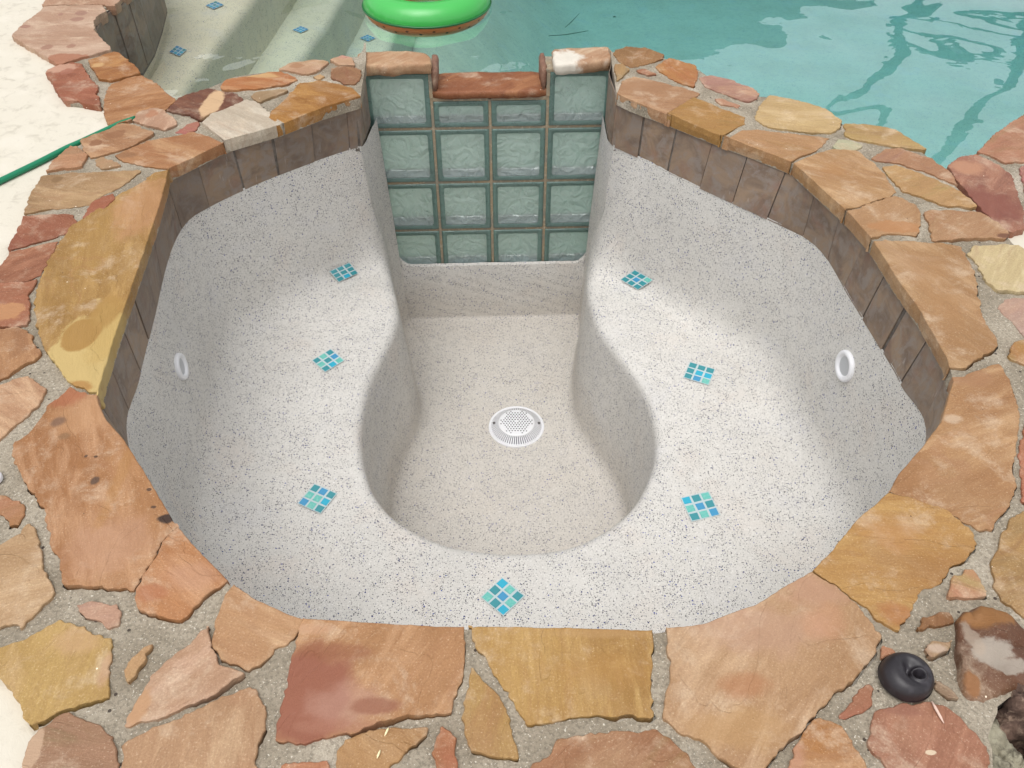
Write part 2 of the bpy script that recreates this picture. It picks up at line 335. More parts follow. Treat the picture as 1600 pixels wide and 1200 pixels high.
# ------------------------------------------------------------------ flagstones: outline in photo pixels carried onto the paving plane
# (outline, [colours], blobs, label, banding angle)
RED = [(184, 114, 80), (166, 96, 64), (196, 130, 98)]
ORG = [(204, 138, 86), (190, 122, 68), (214, 158, 112)]
GLD = [(200, 152, 80), (184, 134, 62), (212, 172, 104)]
TAN = [(202, 158, 112), (188, 140, 94), (214, 176, 136)]
PNK = [(212, 164, 138), (200, 148, 118), (222, 184, 160)]
BRN = [(182, 130, 88), (166, 112, 74), (196, 148, 106)]
CRM = [(226, 196, 148), (216, 180, 128), (236, 214, 176)]
SPA = [
 ([(260,173),(283,152),(325,138),(345,142),(362,143),(382,155),(378,161),(350,172),(330,178),(312,188),(297,180),(278,178)], [(120,66,50),(104,56,46),(140,84,60)], [(331,163,15,22,(228,186,146),.15,1,.8)], 'dark maroon flagstone with a cream streak across it', None),
 ([(207,192),(215,175),(235,171),(258,173),(262,180),(278,190),(276,196),(258,203),(232,197),(208,191)], PNK, [(237,180,9,6,(196,132,98),.3)], None, None),
 ([(272,206),(290,196),(308,190),(312,193),(307,202),(290,208)], [(190,124,100)], [], None, None),
 ([(125,220),(165,203),(190,193),(215,197),(244,209),(205,230),(143,248),(130,235)], [(198,144,102),(182,124,82),(212,162,120)], [(182,210,14,6,(160,106,70),.3),(150,225,9,5,(158,102,68),.3)], None, 20),
 ([(72,268),(80,252),(110,229),(120,229),(138,243),(127,262),(90,266)], [(208,150,110),(198,138,98)], [], None, None),
 ([(146,250),(160,245),(175,250),(192,259),(158,265)], [(200,150,114)], [], None, None),
 ([(176,243),(210,230),(230,220),(265,214),(300,205),(345,219),(330,228),(300,245),(268,264),(245,262),(215,257),(190,250)], [(204,144,94),(192,126,78),(214,166,120)], [(195,243,16,5,(126,84,58),.5,.6)], None, 25),
 ([(315,193),(330,180),(350,173),(385,157),(400,158),(425,180),(432,189),(400,203),(350,220),(345,215),(330,205)], [(224,210,196),(216,200,182),(232,222,210)], [], 'pale cream flagstone on the back left rim', None),
 ([(418,184),(425,172),(445,155),(468,133),(500,128),(530,133),(555,140),(556,148),(510,166),(438,194),(425,190)], [(192,130,52),(180,116,42),(202,146,74)], [(485,130,8,2,(226,190,130),.5)], 'glossy gold flagstone on the back left rim', 15),
 ([(343,137),(352,125),(380,122),(400,117),(420,113),(440,112),(462,120),(465,124),(445,132),(420,136),(400,140),(375,141),(350,142)], [(204,124,66),(190,108,54),(216,158,110)], [(400,118,40,4,(224,176,120),.3)], None, 10),
 ([(398,146),(440,140),(452,142),(420,156),(405,161),(392,152)], [(184,150,106)], [], None, None),
 ([(435,110),(455,99),(485,94),(510,95),(515,98),(500,110),(480,117),(455,113)], [(224,180,148),(214,164,132)], [(465,104,12,4,(184,132,96),.3)], None, None),
 ([(487,121),(500,115),(508,120),(500,124)], [(206,166,130)], [], None, None),
 ([(514,95),(535,87),(552,91),(555,103),(530,103)], [(214,170,134)], [], None, None),
 ([(518,108),(530,104),(556,106),(566,110),(563,124),(555,132),(540,132),(517,122)], [(176,128,88),(164,112,76)], [], None, None),
 # left side
 ([(35,335),(50,300),(65,274),(100,271),(150,269),(222,265),(200,285),(170,300),(147,310),(145,320),(110,325),(75,327),(60,330)], [(190,150,104),(174,134,90),(206,168,124)], [(88,281,9,5,(146,108,68),.3)], None, 10),
 ([(128,341),(145,315),(178,303),(182,312),(160,333),(145,343)], [(190,108,78),(178,94,66)], [], 'small brick red flagstone beside the big yellow one', None),
 ([(10,388),(30,355),(35,337),(115,334),(122,348),(117,362),(75,375),(15,390)], [(182,106,76),(168,92,62)], [], None, None),
 ([(-30,440),(2,412),(14,392),(75,378),(91,377),(85,392),(65,430),(45,438),(10,441)], RED, [], None, None),
 ([(-30,443),(10,444),(40,443),(60,437),(48,460),(46,480),(47,500),(42,509),(0,512),(-30,512)], [(176,104,72),(186,116,84)], [(8,490,28,15,(208,146,98),.15)], None, None),
 ([(-30,516),(0,515),(30,511),(43,515),(50,530),(66,553),(60,561),(30,577),(0,596),(-30,604)], [(190,134,88),(174,116,74),(206,152,106)], [], None, 60),
 ([(262,262),(258,285),(240,350),(205,450),(175,540),(152,620),(140,615),(110,600),(90,575),(65,540),(55,500),(57,450),(75,400),(110,355),(150,330),(185,305),(222,285),(245,265)], [(190,144,72),(178,130,58),(204,160,92)], [(225,320,38,45,(206,146,104),.5,.8),(130,565,62,85,(218,186,118),.12,.95,1.0),(175,520,30,40,(206,168,94),.4,.7),(128,525,28,26,(184,136,64),.12,.95,.5),(168,487,22,26,(188,142,70),.25,.9,.6),(118,606,24,10,(190,134,64),.3)], 'large half moon yellow flagstone with pale and dark stains on the left rim', 75),
 ([(-30,612),(0,602),(30,590),(45,588),(60,598),(76,608),(60,636),(40,652),(0,687),(-30,700)], [(216,168,130),(206,150,112),(228,186,150)], [], None, 40),
 ([(20,705),(22,692),(45,680),(62,658),(80,630),(110,604),(125,612),(148,622),(165,655),(195,690),(230,745),(275,812),(262,838),(238,880),(222,905),(210,925),(185,922),(100,916),(93,885),(80,850),(72,822),(62,790),(52,770),(30,740)], [(200,142,92),(188,124,72),(210,158,118)], [(100,620,30,16,(186,108,70),.4),(130,650,42,28,(214,160,116),.5,.7),(93,660,11,8,(106,78,70),.5,.9,1.2),(149,752,7,6,(100,74,60),.35,.9),(262,810,13,8,(60,40,34),.3,.95),(240,792,4,2.4,(96,66,50),.3,.9),(233,765,4,2.4,(96,66,50),.3,.9),(135,714,3,2,(96,66,50),.3,.9),(151,715,3,2,(96,66,50),.3,.9),(102,682,8,5,(132,104,76),.5,.6,2),(170,850,60,45,(208,156,128),.6,.7),(186,748,10,60,(188,130,62),.6,.6)], 'long orange brown flagstone with dark stains at the left corner', 65),
 ([(-10,770),(5,772),(20,780),(40,787),(37,805),(30,820),(15,820),(2,802),(-10,797)], [(190,122,88)], [], None, None),
 ([(-30,872),(0,852),(25,840),(45,820),(56,830),(62,850),(72,890),(85,925),(80,935),(65,950),(50,968),(33,985),(28,976),(0,983),(-30,985)], [(206,166,124),(194,150,104),(216,180,142)], [], None, None),
 ([(-30,1016),(0,1011),(35,1000),(60,985),(95,970),(110,973),(150,990),(175,1000),(178,1010),(172,1035),(172,1090),(145,1097),(100,1110),(65,1130),(45,1138),(38,1120),(30,1095),(10,1072),(-5,1062),(-30,1052)], [(208,168,96),(198,154,78),(214,176,122)], [(120,1000,34,20,(212,166,126),.6,.7),(166,1045,10,26,(206,158,128),.5,.8)], 'yellow flagstone with curved rings at the lower left edge', 88),
 ([(45,1160),(60,1140),(100,1114),(110,1113),(140,1125),(176,1150),(182,1165),(186,1185),(184,1230),(30,1230),(40,1180)], [(186,142,112),(176,128,98)], [(52,1180,12,40,(212,174,146),.2)], None, None),
 ([(120,946),(145,940),(160,945),(183,943),(188,955),(185,978),(170,981),(150,972),(130,968)], [(214,166,144),(206,156,130)], [], None, None),
 ([(191,1048),(205,1030),(225,1010),(240,1007),(230,1030),(215,1050),(203,1070),(193,1066)], [(196,150,112)], [], None, None),
 ([(212,950),(212,925),(222,905),(237,880),(257,845),(272,820),(300,850),(335,885),(357,908),(330,925),(305,950),(282,973),(240,960)], [(206,138,86),(194,122,70),(218,162,120)], [(235,930,30,14,(190,112,76),.5,.8),(300,900,40,20,(212,158,130),.6,.6)], None, 40),
 ([(331,972),(345,955),(352,930),(362,917),(400,938),(450,960),(477,967),(470,985),(430,1020),(392,1048),(345,1034),(333,1008)], [(216,168,122),(206,150,104),(226,184,144)], [], None, 20),
 ([(191,1137),(205,1110),(222,1088),(232,1055),(265,1030),(300,1005),(328,977),(330,1012),(342,1038),(387,1053),(350,1078),(310,1101),(250,1125)], [(214,170,142),(204,156,122),(222,182,160)], [(215,1110,16,30,(206,154,112),.4)], None, 140),
 ([(202,1156),(250,1138),(300,1114),(350,1088),(390,1079),(400,1081),(419,1105),(417,1140),(402,1165),(405,1230),(186,1230),(190,1190),(186,1166)], [(200,154,116),(186,138,98),(212,174,138)], [], None, None),
 # front
 ([(433,1160),(437,1110),(447,1060),(462,1017),(460,1003),(470,977),(480,968),(560,973),(660,978),(725,978),(727,1030),(725,1063),(712,1085),(707,1116),(680,1119),(640,1121),(600,1130),(570,1144),(540,1150),(480,1160)], [(206,150,104),(194,136,86),(214,164,122)], [(470,1090,80,75,(164,94,72),.35,.95,.8),(510,1020,60,14,(160,92,62),.5,.8),(480,985,40,8,(220,170,140),.6,.6),(545,1100,50,28,(196,144,128),.6,.8),(585,1105,34,13,(162,98,74),.4,.8),(530,1135,60,12,(184,122,100),.5,.7)], 'large flagstone on the front rim, peach with a dark red corner', 120),
 ([(729,980),(800,979),(900,981),(1020,985),(1018,1050),(1020,1123),(980,1119),(930,1117),(880,1124),(820,1134),(810,1115),(790,1080),(765,1035),(745,1010)], [(204,158,86),(190,140,68),(210,168,100)], [(950,1045,80,26,(190,136,66),.7,.6),(940,990,90,7,(206,160,108),.6,.6)], 'large yellow flagstone in the middle of the front rim', 88),
 ([(725,1095),(730,1065),(738,1043),(755,1062),(775,1082),(790,1105),(805,1150),(811,1186),(780,1186),(735,1178),(726,1150)], [(204,162,94),(196,150,82)], [], None, None),
 ([(526,1176),(540,1155),(580,1141),(640,1135),(668,1138),(664,1150),(640,1175),(600,1200),(580,1230),(525,1230)], [(198,148,94),(184,132,80),(212,168,118)], [], None, 30),
 ([(671,1180),(680,1150),(690,1138),(705,1141),(715,1170),(718,1230),(690,1230)], [(182,118,78)], [], None, None),
 ([(437,1230),(441,1195),(515,1192),(520,1230)], [(190,126,86)], [], None, None),
 ([(810,1230),(830,1192),(855,1182),(870,1157),(900,1149),(960,1143),(1025,1138),(1045,1151),(1075,1180),(1095,1230)], [(192,136,98),(180,122,84)], [], None, None),
 ([(1042,983),(1100,976),(1130,963),(1180,946),(1230,915),(1266,896),(1300,911),(1340,945),(1377,992),(1370,1015),(1340,1058),(1310,1083),(1275,1116),(1240,1156),(1205,1194),(1196,1208),(1170,1212),(1120,1180),(1100,1163),(1060,1143),(1034,1126),(1032,1110),(1042,1070),(1046,1030)], [(208,164,124),(198,150,106),(216,178,144)], [(1190,985,95,36,(204,158,140),.6,.6),(1270,925,50,24,(206,154,130),.6,.8),(1165,1075,40,18,(190,118,74),.7,.7),(1290,975,34,26,(214,150,116),.6,.6),(1150,1140,70,34,(202,154,98),.6,.7)], 'very large pink and tan flagstone at the front right rim', 125),
 ([(1269,892),(1300,860),(1340,812),(1387,772),(1420,776),(1480,796),(1520,830),(1526,855),(1510,870),(1490,884),(1470,910),(1440,925),(1425,955),(1405,985),(1385,978),(1350,950),(1310,915),(1280,900)], [(204,152,82),(192,134,68),(212,168,100)], [(1400,835,50,24,(200,140,84),.6,.7),(1400,960,26,18,(186,112,66),.5,.8)], 'golden flagstone at the right front corner of the rim', 5),
 ([(1391,768),(1405,740),(1440,700),(1470,660),(1490,600),(1510,585),(1560,568),(1568,576),(1580,602),(1596,650),(1590,680),(1584,720),(1588,770),(1560,810),(1550,829),(1530,827),(1490,805),(1440,785)], [(200,150,102),(186,130,82),(212,168,124)], [(1490,655,14,6,(232,206,184),.5,.7),(1510,590,40,16,(176,122,86),.5,.8)], 'striped light brown flagstone at the right corner of the rim', 155, 1.0),
 ([(1593,690),(1607,652),(1640,640),(1640,762),(1597,788),(1594,740)], [(188,128,92)], [], None, None),
 ([(1549,880),(1560,842),(1580,812),(1600,792),(1640,776),(1640,990),(1600,966),(1565,940),(1553,915)], [(198,154,94),(186,140,80)], [], None, None),
 ([(1479,930),(1486,905),(1505,891),(1520,891),(1544,925),(1540,932),(1510,937),(1482,934)], [(206,144,112)], [], None, None),
 ([(1430,986),(1438,967),(1475,956),(1488,962),(1491,976),(1460,984)], [(172,118,66),(140,92,56)], [], None, None),
 ([(1441,1010),(1455,1002),(1488,1001),(1484,1018),(1460,1030),(1446,1028)], [(186,142,128)], [(1462,1014,14,7,(222,196,184),.5)], None, None),
 ([(1505,1066),(1520,1061),(1530,1072),(1536,1088),(1522,1092),(1511,1080)], [(190,122,72)], [], None, None),
 ([(1312,1120),(1325,1100),(1345,1070),(1358,1067),(1366,1078),(1359,1108),(1335,1118),(1322,1125)], [(178,122,92)], [], None, None),
 ([(1356,1130),(1368,1112),(1400,1100),(1450,1093),(1488,1110),(1518,1138),(1543,1165),(1549,1190),(1545,1230),(1400,1230),(1385,1200),(1358,1168)], [(186,124,98),(174,110,84),(196,138,112)], [(1410,1110,30,10,(160,100,84),.5,.8),(1452,1176,9,4,(236,212,186),.2,.95)], 'brownish red flagstone under the black rubber plug', None),
 ([(1212,1230),(1240,1166),(1268,1128),(1283,1121),(1306,1130),(1330,1155),(1350,1190),(1368,1230)], [(204,142,82),(192,126,66),(210,162,120)], [(1240,1180,18,30,(206,148,124),.5,.8)], None, None),
 ([(1375,1030),(1378,1008),(1396,1013),(1402,1024)], [(198,138,104)], [], None, None),
 ([(1455,1060),(1470,1061),(1489,1078),(1498,1093),(1480,1091),(1460,1080)], [(140,108,82),(168,138,112)], [], None, None),
 # right arc
 ([(960,78),(980,73),(1010,76),(1038,86),(1035,93),(1010,101),(985,105),(970,98),(959,86)], [(176,130,80),(162,116,68)], [], None, None),
 ([(960,102),(972,100),(984,109),(975,120),(964,126),(961,115)], [(196,154,98)], [], None, None),
 ([(966,136),(973,126),(990,119),(1030,128),(1070,138),(1094,146),(1080,157),(1058,168),(1050,180),(1020,171),(985,156),(968,146)], [(204,156,116),(190,136,96),(216,172,134)], [(1005,135,40,8,(178,128,92),.4,.7)], None, 10),
 ([(992,109),(1010,107),(1026,116),(1010,117)], [(182,112,84)], [], None, None),
 ([(1023,105),(1045,91),(1088,104),(1091,115),(1085,136),(1057,128),(1037,116)], [(206,142,76),(196,130,64)], [], None, None),
 ([(1092,121),(1110,116),(1140,123),(1188,145),(1183,154),(1170,159),(1130,147),(1102,135)], [(200,148,138),(188,132,118),(212,166,130)], [], None, None),
 ([(1116,154),(1130,153),(1158,164),(1154,168),(1127,163)], [(198,142,112)], [], None, None),
 ([(1056,182),(1061,166),(1083,154),(1105,160),(1130,170),(1166,182),(1163,193),(1153,200),(1135,206),(1129,211),(1090,198)], [(204,154,84),(194,140,68)], [], 'golden flagstone on the back right rim', 10),
 ([(1179,186),(1186,165),(1200,149),(1240,156),(1290,170),(1315,190),(1311,204),(1298,209),(1260,206),(1200,199)], [(218,184,128),(208,168,108),(226,196,150)], [], None, 10),
 ([(1132,213),(1146,205),(1180,204),(1240,209),(1298,215),(1285,230),(1252,244),(1238,252),(1225,247),(1180,231),(1150,223)], [(208,158,112),(196,142,92)], [], None, 15),
 ([(1319,193),(1350,194),(1400,204),(1447,234),(1440,236),(1380,227),(1330,217),(1319,210)], [(212,178,116),(202,164,96)], [], None, None),
 ([(1301,230),(1309,218),(1330,219),(1350,229),(1335,236),(1315,236)], [(222,192,156)], [], None, None),
 ([(1240,254),(1265,245),(1300,234),(1340,236),(1373,262),(1402,300),(1390,307),(1360,317),(1335,326),(1325,329),(1300,309),(1270,280)], [(208,162,112),(198,146,94),(218,176,132)], [(1300,268,20,10,(190,132,78),.6,.6)], None, None),
 ([(1360,247),(1380,233),(1405,231),(1448,245),(1488,270),(1498,291),(1480,284),(1440,267),(1400,254),(1368,251)], [(206,154,120),(196,140,102)], [], None, 150),
 ([(1377,262),(1398,258),(1440,272),(1498,297),(1528,324),(1515,326),(1480,323),(1440,309),(1410,299),(1392,280)], [(212,166,108),(202,152,96)], [], None, 150),
 ([(1332,336),(1347,322),(1400,308),(1433,322),(1438,335),(1438,364),(1430,369),(1390,366),(1360,374),(1350,362),(1336,346)], [(210,166,122),(200,148,100)], [(1400,355,44,9,(196,134,84),.3,.8)], None, None),
 ([(1443,331),(1480,329),(1530,333),(1558,350),(1579,370),(1570,376),(1530,373),(1457,377),(1451,355)], [(202,154,114),(192,138,96)], [(1570,372,12,4,(120,70,50),.4)], None, None),
 ([(1366,379),(1380,376),(1470,380),(1500,387),(1518,415),(1528,450),(1534,490),(1558,530),(1561,540),(1553,550),(1530,560),(1505,574),(1488,576),(1480,560),(1440,490),(1400,435)], [(200,156,110),(190,140,90),(208,168,126)], [(1462,450,30,60,(184,132,84),.7,.6)], 'large plain tan flagstone on the right rim', 60),
 ([(1511,396),(1521,386),(1560,384),(1592,384),(1640,420),(1640,456),(1560,457),(1540,440),(1526,415)], [(224,202,154),(214,188,136),(232,216,176)], [], 'pale cream flagstone with brown veins at the right', 125, .8),
 ([(1556,480),(1570,466),(1640,464),(1640,545),(1600,524),(1582,500)], [(206,166,148)], [], None, None),
 ([(1578,545),(1586,533),(1600,529),(1640,532),(1640,584),(1600,571),(1574,560)], [(192,126,74)], [], None, None),
]
PLEFT = [
 ([(64,10),(75,-4),(110,-32),(225,-34),(190,-2),(180,9),(168,9),(163,7)], PNK, [], None, None),
 ([(17,57),(35,38),(62,18),(68,11),(162,9),(167,18),(151,28),(147,40),(151,52),(176,78),(135,89),(91,102),(60,82),(35,68)], [(218,180,160),(210,164,138),(224,192,172)], [(128,22,9,4,(176,128,112),.15),(120,31,11,3,(176,128,112),.15),(40,42,8,3,(176,126,110),.15),(110,73,7,3,(178,128,108),.2),(75,75,8,4,(178,128,108),.2),(105,98,56,14,(186,118,88),.12,.9,1.2),(95,24,4,2,(176,128,112),.2)], 'large pink coping stone with wet splash spots by the deck', 0),
 ([(136,94),(178,81),(188,83),(208,102),(222,115),(200,121),(172,127),(156,124),(142,105)], [(192,124,62),(180,108,48),(202,142,80)], [(152,103,9,4,(224,176,120),.4)], None, None),
 ([(70,114),(85,106),(115,98),(127,100),(139,120),(154,135),(149,147),(157,151),(157,166),(130,162),(122,158),(103,160),(88,142),(80,127)], [(180,98,70),(166,88,60),(190,116,86)], [(98,108,24,7,(214,160,138),.2,.9,1.2),(106,114,9,4,(180,110,88),.2)], None, 0),
 ([(173,131),(200,122),(223,117),(245,131),(276,156),(257,171),(235,171),(215,175),(205,186),(172,197),(164,185),(161,165),(167,141)], [(198,136,86),(182,116,64),(208,152,104)], [], None, 150, .9),
]
PRIGHT = [
 ([(1526,236),(1550,213),(1600,179),(1640,155),(1640,240),(1600,254),(1570,254),(1541,240)], [(206,142,112),(196,130,100)], [], None, 150),
 ([(1478,259),(1500,244),(1526,240),(1560,256),(1584,275),(1590,300),(1600,330),(1601,360),(1580,364),(1555,349),(1531,325),(1502,292)], [(182,120,100),(160,98,82),(196,138,114)], [(1550,320,34,24,(148,80,68),.4,.8),(1510,262,24,12,(208,148,116),.4,.8)], 'maroon coping stone where the spa meets the far pool edge', 120),
 ([(1592,260),(1640,250),(1640,335),(1606,322),(1598,292)], [(188,128,114)], [], None, None),
]
RIM = [(563,151),(510,167),(438,195),(350,221),(300,246),(263,264),(259,285),(240,350),(205,450),(175,540),(151,622),(165,655),(195,690),(230,745),(272,815),(300,850),(358,909),(400,938),(450,960),(477,968),(560,973),(660,978),(728,979),(800,979),(900,981),(1025,985),(1100,976),(1130,963),(1180,946),(1230,915),(1268,894),(1300,860),(1340,812),(1389,769),(1405,740),(1440,700),(1470,660),(1489,598),(1480,560),(1440,490),(1400,435),(1365,378),(1332,340),(1300,310),(1240,255),(1180,231),(1130,213),(1055,183),(985,156),(964,146)]
rim_line = [U(*p) for p in RIM]

# glass block wall plane
zj = -.25
GLp = U(588, 203.5, zj); GRp = U(943, 197.5, zj); GLp.z = GRp.z = 0
ge = (GRp - GLp).normalized(); gn = Vector((ge.y, -ge.x, 0)); GW = (GRp - GLp).length   # gn points at the viewer
def G(a, n, z): return GLp + ge * a + gn * n + Vector((0, 0, z))

pool_near = [(278,156),(300,143),(345,125),(365,116),(400,111),(435,108),(455,98),(490,93),(515,94),(535,86),(556,85)]
pool_near2 = [(957,78),(985,73),(1038,87),(1092,104),(1110,115),(1150,126),(1190,147),(1205,149),(1245,156),(1290,169),(1320,191),(1350,193),(1400,203),(1448,235),(1478,257),(1500,243),(1526,236),(1550,212),(1600,178)]
near = [U(*p) for p in pool_near] + [G(-.03, -.13, 0), G(GW + .03, -.13, 0)] + [U(*p) for p in pool_near2]
far = [Vector(p) for p in [(7.0, 3.9, 0), (8.2, 5.2, 0), (8.0, 7.0, 0), (5.6, 8.8, 0), (1.5, 9.3, 0), (-1.2, 8.8, 0), (-2.4, 7, 0), (-2.5, 5.6, 0)]]
leftc = [U(*p) for p in [(232,-90),(222,-60),(208,-28),(188,-1),(165,11),(151,28),(146,40),(151,52),(176,78),(208,102),(223,115)]]
POOL = near + far + leftc
if area(POOL) < 0: POOL.reverse()

coping_outer = [U(*p) for p in [(30,1230),(44,1160),(45,1139),(38,1120),(30,1095),(10,1072),(-5,1062),(-40,1050)]] + \
  [U(*p) for p in [(-40,450),(0,416),(11,389),(34,336),(64,272),(79,250),(110,228),(125,219),(165,203),(205,187),(257,171)]] + near[:-4] + \
  [U(*p) for p in [(1503,292),(1531,326),(1556,350),(1581,367),(1590,377),(1601,386),(1650,424),(1650,1235)]]
if area(coping_outer) < 0: coping_outer.reverse()
rim_o = rim_line + [G(GW + .005, .01, 0), G(GW + .02, -.17, 0), G(-.02, -.17, 0), G(-.005, .01, 0)]
if area(rim_o) < 0: rim_o.reverse()

paving = empty('flagstone_paving', U(800, 1080), 'border of irregular orange, pink and yellow flagstones set in grey mortar around the empty spa', 'stone paving')
edge_l = empty('pool_coping', U(150, 120), 'narrow run of pink and orange coping stones between the cream deck and the pool steps', 'pool coping', 'coping stones along the pool edge')
edge_r = empty('pool_coping', U(1560, 270), 'maroon and salmon coping stones at the right end of the pool beside the spa', 'pool coping', 'coping stones along the pool edge')
holes_all = []
RS = resample(rim_line, .003, False)
def to_rim(p):
    q = min(RS, key=lambda r: (r - p).length_squared); return (q - p).length, q
def flagstone(pts, cols, blobs, label, ang, band, parent, seed, zt=0.0, thick=.035, name='flagstone'):
    P = [U(x, y) for x, y in pts]
    if area(P) < 0: P.reverse()
    P = chaikin(P, 1, .07); P = resample(P, .0055)
    N = normals(P); Q = []; RD = [to_rim(p) for p in P]
    for p, n, (rd, rq) in zip(P, N, RD):
        lim = .017 if p.y < 1.8 else (.036 if p.y < 2.15 else .055)
        k = .0030 if rd > lim else .0007
        d = (fbm((p.x * 26, p.y * 26, seed), 4)) * k * 1.6 + fbm((p.x * 90, p.y * 90, seed + 5), 2) * k * 1.2
        q = p + n * (d - .0008) if rd > lim else rq + n * d
        Q.append(q)
    P = Q
    # a mortar opening: tight on the far edge, a ragged gap on the near edge
    def gap(p, n):
        g = max(0.0, -n.y * .8 + n.x * .25 + .15)
        w = max(0.0, .55 + 1.1 * fbm((p.x * 9, p.y * 9, seed + 2), 3))
        return -.0022 + .0074 * min(1.0, g) * min(1.2, w)
    if parent == paving: holes_all.append(offset(P, gap))
    r = random.Random(seed); tx, ty = r.uniform(-.006, .006), r.uniform(-.006, .006); c = sum(P, Vector((0, 0, 0))) / len(P)
    z0 = zt + r.uniform(0, .0025)
    def zz(x, y, low=0.0):
        rel = fbm((x * 4, y * 4, seed), 3); s = rel * 3.1; s = math.floor(s) + min(1, (s - math.floor(s)) * 5)
        return z0 + (x - c.x) * tx + (y - c.y) * ty + s * .0015 + .0007 * fbm((x * 22, y * 22, seed), 3) - low
    P1 = offset(P, -.0014)
    V, T = fill(P1, [], .0115)
    nb = len(P1)
    verts = [Vector((v.x, v.y, zz(v.x, v.y))) for v in V]; faces = [tuple(f) for f in T]
    # the first nb verts of the triangulation are the outline in order
    b = len(verts)
    verts += [Vector((p.x, p.y, zz(p.x, p.y, .0012))) for p in P]
    low = offset(P, lambda p, n: fbm((p.x * 40, p.y * 40, seed + 9), 3) * .002 + .0002)
    verts += [Vector((p.x, p.y, zz(p.x, p.y, thick * .5))) for p in low]
    verts += [Vector((p.x, p.y, zt - thick)) for p in offset(P, -.003)]
    for i in range(nb):
        j = (i + 1) % nb
        faces.append((i, b + i, b + j, j))
        faces.append((b + i, b + nb + i, b + nb + j, b + j)); faces.append((b + nb + i, b + 2 * nb + i, b + 2 * nb + j, b + nb + j))
    Vb, Tb = fill([verts[b + 2 * nb + i] for i in range(nb)], [], 0); k0 = len(verts); verts += [Vector((v.x, v.y, zt - thick)) for v in Vb]; faces += [tuple(k0 + i for i in reversed(f)) for f in Tb]
    m = stone_mat(cols, pts, seed, blobs, ang, band)
    o = mesh_obj(name, verts, faces, m, parent, True)
    me = o.data; me.polygons.foreach_set('use_smooth', [True] * len(me.polygons)); ek = {tuple(sorted(e.vertices)): e for e in me.edges}
    for i in range(nb):
        for q in (0, b, b + nb):
            e = ek.get(tuple(sorted((q + i, q + (i + 1) % nb))))
            if e: e.use_edge_sharp = True
    if label: o['label'] = label
    return o
for lst, par, sd in ((SPA, paving, 100), (PLEFT, edge_l, 400), (PRIGHT, edge_r, 500)):
    for i, s in enumerate(lst):
        flagstone(s[0], s[1], s[2], s[3], s[4], s[5] if len(s) > 5 else .5, par, sd + i)

# mortar with the stones let into it
def slab(name, outer, holes, mat, parent, zf, grid, drop, rim=None):
    V, T = fill(outer, holes, grid)
    verts = [Vector((v.x, v.y, zf(v.x, v.y))) for v in V]; faces = [tuple(f) for f in T]
    for P in [outer] + ([rim] if rim else []):
        b = len(verts); n = len(P); s = 1 if P is outer else -1
        verts += [Vector((p.x, p.y, zf(p.x, p.y))) for p in P] + [Vector((p.x, p.y, drop)) for p in P]
        for i in range(n):
            j = (i + 1) % n; f = (b + i, b + n + i, b + n + j, b + j); q = P[i] - GLp; q.z = 0
            if not (-.035 < q.dot(ge) < GW + .035 and -.30 < q.dot(gn) < -.03): faces.append(f if s > 0 else f[::-1])
    return mesh_obj(name, verts, faces, mat, parent, True)
def mz(x, y): return -.0036 + .0024 * fbm((x * 7, y * 7, 3), 4) + .0012 * fbm((x * 45, y * 45, 8), 3)
rim_m = resample(rim_o, .02)
rim_ccw = lambda p: p.y < 1.55 or abs(p.x + .07) > .47
pit = [U(*p) for p in [(1600,1078),(1578,1088),(1560,1102),(1560,1112),(1553,1128),(1545,1150),(1552,1170),(1553,1200),(1550,1230),(1660,1240),(1660,1070)]]
if area(pit) < 0: pit.reverse()
rim_m = offset(rim_m, lambda p, n: .003 if rim_ccw(p) else 0)
out_m = resample(coping_outer, .02); out_m = offset(out_m, lambda p, n: -.012 + .004 * fbm((p.x * 14, p.y * 14, 1), 3))
slab('mortar', out_m, [rim_m, resample(pit, .02)] + holes_all, M_MORT, paving, mz, .022, -.036, rim_m)
lp = [U(*p) for p in [(17,57),(62,12),(75,-4),(110,-32),(225,-34),(188,-1),(165,11),(151,28),(146,40),(151,52),(176,78),(208,102),(223,115),(277,156),(257,171),(205,187),(172,197),(160,167),(103,161),(70,114),(90,103),(35,68)]]
if area(lp) < 0: lp.reverse()
slab('mortar', offset(resample(lp, .02), -.010), [], M_MORT, edge_l, lambda x, y: mz(x, y) - .003, .03, -.045)
rp = [U(*p) for p in [(1478,257),(1500,243),(1526,236),(1550,212),(1600,178),(1640,155),(1640,340),(1601,361),(1581,366),(1555,350),(1531,326),(1502,292)]]
if area(rp) < 0: rp.reverse()
slab('mortar', offset(resample(rp, .02), -.012), [], M_MORT, edge_r, lambda x, y: mz(x, y) - .001, .03, -.045)

# ------------------------------------------------------------------ deck / ground
DZ = -.016
big = [Vector(p) for p in [(-60, -40, 0), (60, -40, 0), (60, 90, 0), (-60, 90, 0)]]
rim_big = offset(resample(rim_o, .03), -.0)
gh = offset(resample(POOL, .08), .004)
V, T = fill(big, [gh, offset(resample(rim_o, .03), .035), pit], 0)
deck = mesh_obj('ground', [Vector((v.x, v.y, DZ)) for v in V], [tuple(f) for f in T], M_DECK)
tag(deck, kind='structure')
bed = MB(); bed.add([Vector((p.x, p.y, -.30)) for p in offset(pit, .1)], [tuple(range(len(pit)))])
for i in range(len(pit)):
    a, b = pit[i], pit[(i + 1) % len(pit)]
    bed.add([a + Vector((0, 0, -.01)), b + Vector((0, 0, -.01)), b + Vector((0, 0, -.30)), a + Vector((0, 0, -.30))], [(0, 1, 2, 3)])
tag(bed.build('planting_hole', M_DARK), kind='structure')
